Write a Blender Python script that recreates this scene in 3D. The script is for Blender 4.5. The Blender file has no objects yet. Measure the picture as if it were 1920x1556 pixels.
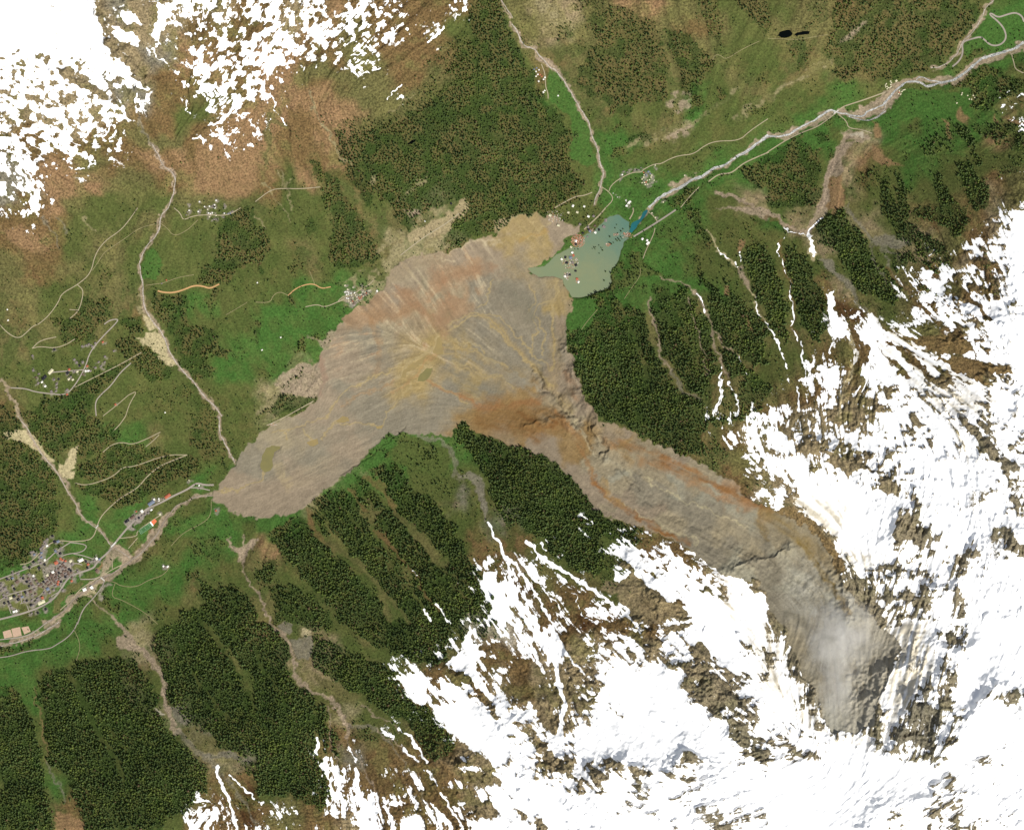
import bpy, math, random
import numpy as np

# ------------------------------------------------------------ camera, sky, sun
S = 4.0                                   # metres per map pixel
CX, CY = 960.0, 778.0
scene = bpy.context.scene
cam_data = bpy.data.cameras.new("camera")
cam = bpy.data.objects.new("camera", cam_data)
scene.collection.objects.link(cam)
cam_data.type = 'ORTHO'
cam_data.ortho_scale = 1920 * S
cam_data.clip_start = 10.0
cam_data.clip_end = 30000.0
cam.location = (0, 0, 9000)
cam.rotation_euler = (0, 0, 0)
scene.camera = cam

SUN_AZ, SUN_EL = math.radians(140), math.radians(54)
world = bpy.data.worlds.new("World")
scene.world = world
world.use_nodes = True
wn = world.node_tree
sky = wn.nodes.new('ShaderNodeTexSky')
sky.sky_type = 'NISHITA'
sky.sun_disc = False
sky.sun_elevation = SUN_EL
sky.sun_rotation = SUN_AZ
sky.altitude = 2000
sky.air_density = .7
sky.dust_density = 3.0
bg = wn.nodes['Background']
bg.inputs['Strength'].default_value = 0.10
hs_ = wn.nodes.new('ShaderNodeHueSaturation')
hs_.inputs['Saturation'].default_value = .5
wn.links.new(sky.outputs[0], hs_.inputs['Color'])
wn.links.new(hs_.outputs[0], bg.inputs[0])
sd = bpy.data.lights.new("sun", 'SUN')
sd.energy = 4.6
sd.angle = math.radians(0.5)
sd.color = (1.0, 0.965, 0.90)
sun = bpy.data.objects.new("sun", sd)
scene.collection.objects.link(sun)
sun.location = (3000, -3000, 6000)
sun.rotation_euler = (math.pi / 2 - SUN_EL, 0, math.pi - SUN_AZ)
scene.view_settings.view_transform = 'Standard'
scene.view_settings.look = 'None'
scene.cycles.volume_bounces = 6
scene.view_settings.exposure = 0.5
scene.view_settings.gamma = 1.0
scene.view_settings.use_curve_mapping = False
E_ALB = 1.74                              # observed colour -> surface colour
rng = np.random.default_rng(11)
random.seed(5)

# ---------------------------------------------------------------- survey data
# (tile origins in map pixels, pixels per unit); 1 map pixel = 4 metres
TILES = {'F': (0, 0, 1.0), 'V1': (0, 990, 9.6), 'V2': (180, 880, 8.0), 'V3': (1020, 380, 9.6), 'V4': (630, 520, 19.2),
         'V5': (50, 630, 10.656), 'V6': (1140, 290, 11.97), 'V7': (1640, 130, 9.6), 'V8': (340, 370, 11.97),
         'D1': (700, 380, 3.99), 'D2': (390, 640, 4.0), 'V9': (130, 1030, 10.656), 'D3': (1480, 1080, 4.863)}
for _c in range(4):
    for _r, _y in enumerate((0, 390, 780, 1166)):
        TILES['c%dr%d' % (_c, _r)] = (480 * _c, _y, 3.99)

GROUND = """
tttttktttttb btbrbbbbbbmo ottoorroommo moobooooomgg
tttttttttbbb btrbobbbbmmm otyoomoobomm oooooooooogg
tttttttkrrbb rrbboobbbmmm mooooooooomm mooooooommgg
ttttkttbbbrb rroooobbommm mboommoommom moooommmgmgm
tttttkkbboob rrbboooommmm mgmooommgmmo mmmgmmmmmggo
ttttttbbmmrr rrbrrooommmm mmmmommogmmm mgggggmggggo
bbbbbbooobrb rbbrrmmmoooo mmmmggoommmg gggmygggggrm
kbrrobbbrbrr rbbbrmmmmmom mmmmgmmmmggg gmmtrmggmmmm
kkrrroobbrbb bmrobmmmmmmm mmmmgggggggg mmmtbmgmmmbo
kbrommmmoooo mmmmommmymmg mmmmgggggmmt mmtommommbto
bbbmmmoommmm mmmmoooyygmm mmmmgggggmmm gtmmtmobobtt
brbmoommmmoo mmomooyyyymm ggggggggmmmm mmtmmmttobtt
obbomommmmmm mmommmyyyymm ggggggggmmmm mmmmmmobbtbt
oommooommmmm mmggggyyyymm ggggggggggmo mobtmoobobbt
oommoobmggmm ggggggyymmmm gggggggmomoo moobomobbtbt
ooomommmmmmm gggggyyymmmm mgggmmomomoo moobbboobbtt
ommmmmmmmmgg ggggyyyymmmm mmgggmomooom mmbobbbbbbbt
mmmmmmmmmmgg mgyyyyyyyymm mmmmomooooom mobbobbbbbbt
ommmmmmmmmmm yyymryyyyyyy mmmmommmoooo obbtttttttbt
bmmgmmmmmmmm ymmmyyyyyyyy mmmmommoooob bttttttttttt
mmmmgggommmm mmyyyyggggmm tttooooobobt tttttttttttt
mmmommmmmmmm gyyyyggggggm omtyyyobooot tttttttttttt
mmmmmmmmmgmg yyyygggmmmmm mmmyyybttbbt tttttttttttt
mmmmgmgmmmgg ggyggmmmmkmm mmmmyyytbbbt tttttttttttt
mmmmgggmgggm ggmmmomommmk mmmmmobbkttt tttttttttttt
mmmgggommggm rmmommmommbb bmmmmbbbbttt tttttttttttt
ggggggmgggmo omommomomobb tomommbbbttt tttttttttttt
ggggmggggomm ommommommobb nobbmmobtttt tttttttttttt
gmggmggmmmoo ommmoommmmob tbbbbobbbttt tttttttttttt
ggggggymmmmm rmtmmomoomww tbbnbbbttttt tttttttttttt
gggggmytmmmo mtttmmmooobb bttttttttttt tttttttttttt
ggmmmmrmmmmm mmttmomobobt bttttttttttt tttttttttttt
ggmmmmymommm mmmommbbbbbt bttttttttttt tttttttttttt
mmmmmmmykmmm mmmoymmmbbtt tttttttttttt tttttttttttt
mmmmmmmmmkoo mmobbomobttt tttttttttttt tttttttttttt
mmmmmmmmmyyk mmbbkbbbbttt tttttttttttt tttttttttttt
mmgmmmmmmbbb mmobbbbbbbtt tttttttttttt tttttttttttt
mmobommmmbbn mobbbbbbbbtt tttttttttttt tttttttttttt
mmobommmmbbn bobbtnbbbbbt tttttttttttt tttttttttttt
"""
SNOW = """
999981288665 647143511300 000000000000 000000000000
999986532343 487564222000 000000000000 000000000000
889996021368 864332010000 000000000000 000000000000
766677203665 712022000000 000000000000 000000000000
766764312537 410000200000 000000000000 000000000003
565544100152 310000000000 000000000000 000000000004
464422000143 000000000000 000000000000 000000000000
621321100011 000000000000 000000000000 000000000000
361000000000 000000000000 000000000000 000000000002
250000000000 000000000000 000000000000 000000000004
120000000000 000000000000 000000000000 000000000057
000000000000 000000000000 000000000000 000000010567
000000000000 000000000000 000000000000 000000333569
000000000000 000000000000 000000000000 001000264669
000000000000 000000000000 000000000000 002300135778
000000000000 000000000000 000000000000 001355321589
000000000000 000000000000 000000000000 001158732278
000000000000 000000000000 000000000000 126369974136
000000000000 000000000000 000000000000 125445678668
000000000000 000000000000 000000000354 336335677678
000000000000 000000000000 000000000157 745455668577
000000000000 000000000000 000000000016 873248788953
000000000000 000000000000 000000000002 376784689894
000000000000 000000000000 000000000002 579998476866
000000000000 000000000000 000300000000 039989236896
000000000000 000000000000 130035320000 001898236694
000000000000 000000000023 351006434300 000496555387
000000000000 000000000035 223204685452 000135564899
000000000000 000000000016 422445148869 000024344899
000000000000 000000000223 663342459996 000001673899
000000000000 000000012464 564556587575 410000273799
000000000000 000000333455 142457985554 620003674899
000000000000 000000166544 035479895247 552022633865
000000000000 000000014878 535789998635 652013525589
000000000000 000010310699 645899999945 874465344967
000000000000 012310020478 936966795953 366998558858
000000000010 000550453236 975445767999 988999986868
000000000410 100565463247 979866777888 988999665688
000000010421 431637664359 779888878667 899985555578
"""
# forest stands: density | tile | outline
FOREST = """
.97|F|905,0 940,0 960,60 975,95 985,120 1000,150 1025,190 1050,215 1068,240 1072,290 1075,320 1095,345 1090,370 1060,385 1010,400 960,410 937,440 905,440 880,448 862,470 838,466 842,430 850,410 866,398 878,385 874,370 850,372 835,380 790,405 775,432 752,425 740,400 715,370 690,340 680,310 655,300 640,275 655,250 690,245 730,230 780,205 820,175 850,150 845,115 860,90 890,70 878,45 885,10
.5|c1r0|590,930 750,880 1000,850 1200,700 1350,560 1250,480 1400,330 1600,180 1700,500 1300,900 1000,1100 700,1150
.8|c1r1|1390,260 1450,290 1500,310 1530,240 1500,190 1460,200 1430,240
.93|c1r1|560,0 740,0 800,100 840,180 880,260 910,340 940,390 860,420 700,480 620,450 540,380 540,280 560,200 580,100
.85|c1r0|580,1000 640,980 720,1160 780,1260 880,1350 900,1400 870,1556 800,1500 720,1350 640,1200
.75|c1r0|380,1180 470,1210 520,1300 600,1350 680,1480 730,1560 520,1560 500,1400 420,1260
.72|c2r0|560,180 640,80 800,60 1000,120 1080,200 1150,330 1180,480 1170,600 1160,760 1060,790 950,780 860,870 780,870 720,780 600,740 500,620 480,500 560,400 640,330
.8|c2r0|1130,220 1260,220 1340,280 1480,400 1500,500 1420,560 1410,700 1430,800 1330,880 1290,860 1330,740 1260,660 1250,560 1190,400
.4|c2r0|1160,820 1420,800 1350,900 1260,950 1150,920
.75|c2r0|1520,660 1590,640 1600,700 1540,760
.65|c2r0|1390,0 1540,0 1560,180 1600,330 1560,340 1430,160
.7|c2r0|1640,0 1915,0 1915,270 1870,220 1780,140 1700,60
.5|c2r0|1830,540 1915,520 1915,650 1800,610
.4|c2r0|1700,800 1915,780 1915,860 1780,900
.8|c2r0|860,1040 930,1000 1040,1010 1030,1050 870,1080
.7|c2r0|740,1120 850,1100 830,1150 750,1170
.7|c2r0|750,940 860,930 860,960 750,970
.6|c2r0|470,980 500,980 490,1060 450,1070
.6|c2r0|440,0 720,0 700,80 560,200 530,160 620,60 470,80
.65|c2r0|320,190 440,180 440,280 330,330
.5|c2r0|480,300 560,330 540,400 440,390
.6|c2r0|30,230 90,330 150,340 100,260 50,200
.5|c2r0|1360,1160 1440,1160 1440,1230 1380,1250
.5|c2r0|1470,1090 1580,1100 1560,1150 1490,1140
.8|c2r0|1480,1350 1640,1310 1720,1240 1915,1160 1915,1400 1780,1400 1700,1290 1560,1310 1480,1380 1400,1420 1300,1556 1200,1556 1100,1500 1300,1430
.75|c3r0|480,0 1600,0 1620,60 1560,200 1440,320 1350,430 1290,490 1160,530 1060,560 960,600 860,600 780,600 700,560 620,560 560,620 480,560 500,460 400,420 410,360 470,250 480,140
.55|c3r0|250,30 440,20 450,100 400,200 250,240 330,120
.7|c3r0|170,300 290,280 300,480 220,520 160,400
.7|c3r0|0,0 10,0 40,230 0,230
.7|c3r0|1460,400 1700,350 1640,390 1480,470
.8|c3r0|1280,520 1480,500 1370,540
.55|c3r0|1830,420 1915,380 1915,540 1850,520
.75|c3r0|1320,640 1560,520 1640,500 1840,560 1915,600 1915,680 1700,760 1640,860 1560,830 1500,760 1540,680 1400,650
.65|c3r0|1540,920 1915,930 1915,1120 1700,1080 1560,1000
.45|c3r0|1060,940 1380,900 1420,980 1390,1060 1400,1150 1200,1200 1100,1100 1060,1000
.97|c3r0|1390,950 1470,930 1530,1010 1610,1240 1570,1240 1500,1050 1430,1010
.9|c3r0|1420,1190 1480,1180 1560,1300 1650,1400 1640,1556 1500,1556 1440,1400 1400,1260
.9|c3r0|1250,1310 1290,1300 1400,1500 1450,1556 1290,1556 1250,1400
.9|c3r0|960,1270 1000,1310 1060,1480 1080,1556 980,1556 960,1400
.8|c3r0|850,1310 900,1360 980,1556 870,1556
.45|c3r0|680,1290 800,1250 850,1300 830,1400 760,1450 680,1380
.8|c3r0|0,1160 280,1000 280,1060 400,1120 380,1300 400,1400 380,1556 0,1556
.9|c3r0|370,1000 440,980 440,1060 380,1060
.8|c3r0|440,1080 480,1150 480,1210 450,1190
.5|c3r0|1640,1370 1915,1130 1915,1260 1700,1350
.97|c3r1|470,20 560,20 620,120 700,200 740,260 780,340 850,450 900,550 990,640 960,720 900,700 830,640 700,640 640,560 590,450 540,350 460,320 370,250 380,120
.97|c3r1|0,360 60,430 100,600 140,760 140,900 180,1020 120,1000 50,900 0,850
.97|c3r1|140,310 230,300 300,400 350,540 430,680 450,800 440,950 380,1000 300,940 260,880 220,800 190,680 170,500 150,400
.85|c3r1|840,0 1040,0 1060,120 1250,220 1330,330 1250,350 1120,350 1080,260 1020,280 900,100
.7|c3r1|1040,0 1500,0 1490,160 1400,250 1330,150 1250,130 1100,60
.8|c3r1|930,340 1080,310 1090,400 1010,450 930,440
.5|c3r1|1080,280 1280,250 1330,350 1400,420 1350,520 1250,480 1100,400
.8|c3r1|850,390 920,500 980,600 960,620 880,500
.5|c3r1|1080,500 1200,560 1240,640 1180,680 1120,600
.3|c3r1|660,660 860,740 1000,800 1150,850 1220,900 1050,830 850,780 720,720
.3|c3r1|1580,250 1650,230 1700,520 1740,600 1740,680 1680,680 1620,480 1570,440
.97|c2r1|600,600 680,560 780,600 780,670 840,690 880,760 950,760 1000,780 1000,860 1020,980 1080,1060 1120,1180 1200,1300 1280,1350 1300,1420 1390,1430 1500,1390 1420,1440 1500,1556 640,1556 590,1450 540,1350 480,1200 430,1080 410,980 420,930 520,920 590,860 640,800 620,720 590,660
.97|c2r1|1050,590 1170,620 1230,740 1260,860 1330,950 1400,1100 1480,1280 1500,1330 1430,1390 1340,1390 1290,1300 1210,1180 1130,1100 1060,900 1040,760 1070,700
.97|c2r1|1220,600 1290,600 1330,680 1400,780 1480,850 1480,960 1520,1100 1540,1200 1520,1320 1480,1290 1400,1100 1330,950 1270,850 1240,720
.97|c2r1|1340,360 1380,360 1420,450 1450,520 1540,620 1640,680 1740,760 1840,900 1915,1000 1915,1200 1800,1180 1700,1100 1580,1000 1500,900 1490,800 1470,700 1430,550 1380,430
.9|c2r1|1560,500 1590,560 1700,660 1780,760 1880,870 1915,920 1915,1000 1820,930 1720,760 1630,690 1600,600 1560,540
.97|c2r1|1760,300 1900,290 1920,300 1920,780 1820,680 1800,520 1770,430
.9|c2r1|1560,1040 1680,1110 1760,1180 1850,1240 1915,1290 1915,1400 1800,1360 1740,1250 1650,1290 1600,1200
.6|c2r1|1730,1250 1900,1400 1880,1556 1700,1556 1700,1400
.5|c2r1|1570,1250 1680,1420 1640,1556 1560,1450
.85|c2r1|1260,20 1400,10 1440,140 1480,230 1510,310 1460,300 1380,200 1300,60
.5|c2r1|1370,250 1480,300 1400,320
.45|c2r1|1260,140 1350,200 1340,240 1260,170
.55|c2r1|1720,100 1760,100 1860,260 1900,270 1800,270 1730,180
.75|c2r1|1770,80 1880,90 1880,140 1790,120
.5|c2r1|1060,190 1140,200 1100,240 1070,230
.6|c2r1|730,480 780,420 880,330 970,350 980,400 1090,470 1200,510 1180,530 1060,520 960,530 900,590 870,600 800,640 750,560
.5|c2r1|900,560 1020,590 1000,640 920,640 880,620
.97|c2r1|0,0 370,0 330,60 130,80 80,60 0,50
.5|c2r1|370,0 470,0 420,80 360,130
.55|c2r1|450,130 520,80 560,60 660,0 690,0 640,60 600,110 520,160 470,160
.97|c1r2|100,900 180,820 260,750 350,760 450,870 520,950 600,1040 700,1140 840,1300 930,1400 1000,1560 640,1560 560,1440 440,1300 330,1180 230,1080 130,970
.97|c1r2|440,630 510,600 600,540 690,550 750,640 800,760 860,840 920,920 1000,1020 1060,1100 1180,1300 1290,1500 1330,1560 1180,1560 1080,1430 940,1280 840,1160 750,1060 640,920 560,820 480,720
.93|c1r2|710,490 740,520 830,620 860,700 830,700 760,640 720,560
.97|c1r2|740,460 800,450 860,530 910,600 950,680 900,700 850,640 770,540
.97|c1r2|850,400 960,345 1010,380 1100,460 1180,560 1250,600 1340,640 1400,720 1480,820 1540,920 1560,1000 1500,980 1430,1040 1380,1020 1280,900 1150,800 1050,680 980,580 900,470
.93|c1r2|870,780 950,690 1020,690 1060,760 1180,900 1260,1020 1340,1110 1420,1160 1500,1260 1560,1380 1620,1560 1350,1560 1230,1380 1150,1200 1060,1060 960,900
.93|c1r2|1430,1040 1500,980 1580,1010 1640,1120 1700,1260 1800,1380 1850,1500 1830,1560 1640,1560 1580,1400 1500,1240 1420,1140
.85|c1r2|1010,340 1060,340 1110,430 1160,500 1120,500 1030,390
.3|c1r2|1100,330 1250,330 1400,340 1460,440 1480,600 1400,640 1260,580 1180,480
.6|c1r2|950,160 1040,130 1120,160 1180,200 1340,240 1370,330 1250,320 1150,240 1040,210
.7|c1r2|870,260 1000,250 990,310 880,290
.8|c1r2|0,1140 120,1080 160,1180 90,1260 30,1240
.7|c1r2|80,1300 220,1240 330,1290 430,1330 560,1520 600,1560 140,1560 140,1440
.85|c1r2|410,680 440,700 560,880 540,900 430,780
.97|c1r2|1480,90 1540,40 1600,60 1640,130 1780,160 1915,210 1920,850 1860,820 1780,660 1700,460 1620,300 1540,200
.35|c1r2|1470,100 1490,240 1560,240 1540,140
.5|c1r2|1540,490 1600,540 1610,640 1560,600
.97|c2r2|-10,210 150,250 250,320 330,350 420,430 540,560 640,650 700,760 820,810 860,840 960,850 960,940 900,970 760,930 680,870 640,900 700,1000 680,1080 720,1150 600,1200 500,1180 420,1130 330,1040 230,930 90,830 -10,790
.35|c2r2|580,1200 680,1130 760,1070 900,1180 780,1250 700,1290 620,1260
.97|c2r2|690,70 700,0 1500,0 1480,60 1420,140 1420,240 1390,300 1270,300 1160,260 1050,190 920,120 830,80
.75|c2r2|1500,0 1860,0 1800,30 1560,60 1480,60
.5|c2r2|1400,260 1500,150 1640,260 1600,340 1560,390 1440,370
.98|c0r3|0,500 100,490 160,560 200,680 280,850 310,950 340,1150 370,1380 410,1560 0,1560
.98|c0r3|320,430 370,340 450,330 520,370 540,310 640,280 730,300 740,260 900,250 1000,290 1080,400 1180,560 1170,650 1240,760 1300,850 1360,900 1440,980 1540,1080 1560,1200 1560,1260 1450,1320 1420,1420 1280,1440 1230,1540 650,1560 590,1400 560,1290 500,1180 400,1050 360,1000 340,800 320,650 310,500
.98|c0r3|1150,190 1200,80 1290,30 1400,0 1500,0 1560,70 1660,180 1740,300 1820,460 1920,600 1920,980 1800,1000 1740,950 1640,930 1560,820 1470,770 1380,760 1340,600 1280,600 1240,450 1200,300
.98|c0r3|1540,0 1920,0 1920,420 1820,350 1720,220 1620,80
.6|c0r3|1740,1000 1915,1050 1915,1170 1800,1100
.93|c0r2|1330,1480 1380,1560 1920,1560 1920,1440 1820,1340 1740,1260 1680,1290 1560,1270 1500,1200 1470,1160 1380,1160 1390,1210 1500,1230 1520,1300 1530,1400 1480,1440 1350,1480
.55|c0r2|1420,940 1480,900 1640,880 1690,940 1700,1060 1600,1100 1440,1030 1400,960
.98|c1r3|-5,0 100,0 180,110 250,200 250,380 340,480 430,540 440,700 430,880 480,1080 540,1200 560,1300 460,1400 280,1300 -5,1290
.97|c1r3|440,90 560,140 680,200 800,260 960,330 1060,400 1120,550 1240,630 1340,700 1380,800 1500,870 1460,930 1380,880 1240,850 1160,800 1120,740 1060,720 900,660 820,540 700,510 560,430 430,330 400,260 430,180
.7|c1r3|1180,820 1380,830 1500,900 1460,960 1340,1040 1220,960
.97|c1r3|640,0 1130,0 1260,120 1420,200 1440,280 1300,330 1180,290 1050,240 900,180 760,90
.88|c1r3|1150,0 1480,0 1480,200 1400,180 1260,120
.7|c1r3|1490,0 1620,0 1600,160 1520,160
.6|c1r3|1620,0 1740,0 1700,160 1640,100
.5|c1r3|1780,0 1915,0 1880,60 1800,120
.85|c1r3|290,0 420,0 600,20 420,80
.93|c1r3|450,600 540,620 560,860 530,1000 480,940 440,800
.93|c1r3|570,780 610,870 620,1000 580,980
.5|c1r3|700,800 870,790 920,830 900,870 750,880
.3|c1r3|710,600 780,600 850,650 720,640
.82|c0r1|1800,0 1920,0 1920,390 1800,460 1680,560 1600,600 1500,560 1470,510 1540,450 1600,360 1620,220 1680,120 1780,20
.65|c0r1|1520,640 1600,600 1640,640 1600,780 1640,860 1560,800
.82|c0r1|1130,640 1360,640 1400,680 1410,780 1420,880 1600,920 1640,960 1620,1040 1720,1080 1700,1150 1540,1080 1600,1220 1520,1290 1460,1280 1350,1180 1340,1100 1280,950 1240,880 1160,800 1110,700
.9|c0r1|860,980 940,930 1060,850 1080,900 1000,960 1040,1010 1160,1090 1300,1200 1290,1260 1180,1310 1040,1250 1000,1180 920,1120 860,1050
.85|c0r1|920,840 1010,800 1080,800 1060,870 1000,930 900,870
.85|c0r1|600,680 640,650 720,680 820,690 830,800 780,860 700,960 560,1000 440,1000 460,920 360,850 500,800 600,740
.8|c0r1|440,1020 680,940 760,960 640,1010 480,1060
.92|c0r1|250,1500 300,1430 500,1400 640,1300 760,1210 900,1170 1000,1100 960,1180 860,1280 760,1380 700,1420 640,1560 0,1560 0,1490 120,1540
.55|c0r1|1270,1300 1440,1300 1500,1400 1600,1500 1620,1556 1480,1556 1400,1450 1300,1350
.5|c0r1|740,560 800,460 880,460 820,560 860,620 740,580
.4|c0r1|1030,1380 1200,1340 1350,1420 1300,1556 1080,1500
.97|c0r2|0,0 120,0 180,100 30,180 160,200 260,270 380,380 420,440 430,530 400,580 440,700 400,850 300,1000 220,1060 140,1130 0,1180
.85|c0r2|140,0 700,0 760,40 920,100 860,200 750,260 680,320 600,330 560,230 440,270 420,360 340,230 260,140 200,60
.9|c0r2|560,360 700,340 830,230 900,200 1020,220 1200,250 1400,290 1500,320 1500,440 1300,480 1180,540 1060,620 880,700 800,640 680,600 600,570 560,500 620,520 780,480 560,440
.65|c0r2|1400,0 1600,0 1620,60 1640,240 1560,350 1480,260 1400,180 1420,60
.7|c0r2|1640,240 1680,240 1720,400 1740,400 1700,420
.5|c0r2|1200,820 1310,770 1320,680 1420,690 1330,760 1240,900 1140,960
.7|c0r3|0,200 60,190 170,180 260,100 280,130 200,200 0,250
.85|c1r1|0,130 60,150 100,280 60,480 0,450
.55|c1r1|240,440 340,320 350,480 260,480
.65|c1r1|360,100 430,50 440,120 430,250 380,180
.7|c1r1|230,640 280,600 310,740 240,700
.65|c1r1|0,830 60,850 30,1020 0,1080
.75|c1r1|150,1400 300,1390 420,1400 470,1380 430,1450 280,1530 100,1556 0,1530 150,1480
.85|c1r1|280,1100 340,930 390,1040 380,1090
.75|c1r1|400,940 460,940 500,980 440,1000
.45|c1r1|40,1230 250,1130 280,1150 100,1260
.5|c1r1|160,1330 350,1200 380,1240 180,1370
.6|V9|640,800 740,660 840,720 820,860 720,940 640,880
.6|V9|680,1040 830,960 960,1120 1120,1240 1000,1340 800,1200
.6|V9|60,1150 120,980 240,930 200,1060 100,1200
"""
# tree-free lanes: width px | tile | line
LANES = """
5|c2r1|1070,720 1200,880
6|c2r1|820,700 860,850 960,1080 1000,1170 1030,1300
4|c1r2|600,640 820,880 1000,1080 1150,1250
5|c1r2|940,1060 1020,1150 1170,1310 1310,1520
4|c1r2|900,690 780,580 720,500
8|c0r3|520,400 590,480 630,600 680,720 780,900 880,1050 930,1200
7|c0r3|1500,0 1560,70 1660,180 1700,260 1780,340 1840,500 1920,640
6|c0r3|1400,300 1500,450 1620,620 1700,740
4|c0r3|800,750 880,880 960,980
4|c1r3|0,240 100,420 240,640
4|c0r2|560,500 640,520 780,480 860,420 930,380 1020,380 1200,300
4|c1r3|500,40 700,240 900,480
4|c2r1|1150,640 1260,900 1400,1150 1460,1260
3|c3r1|250,400 330,600 400,760
"""
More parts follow.
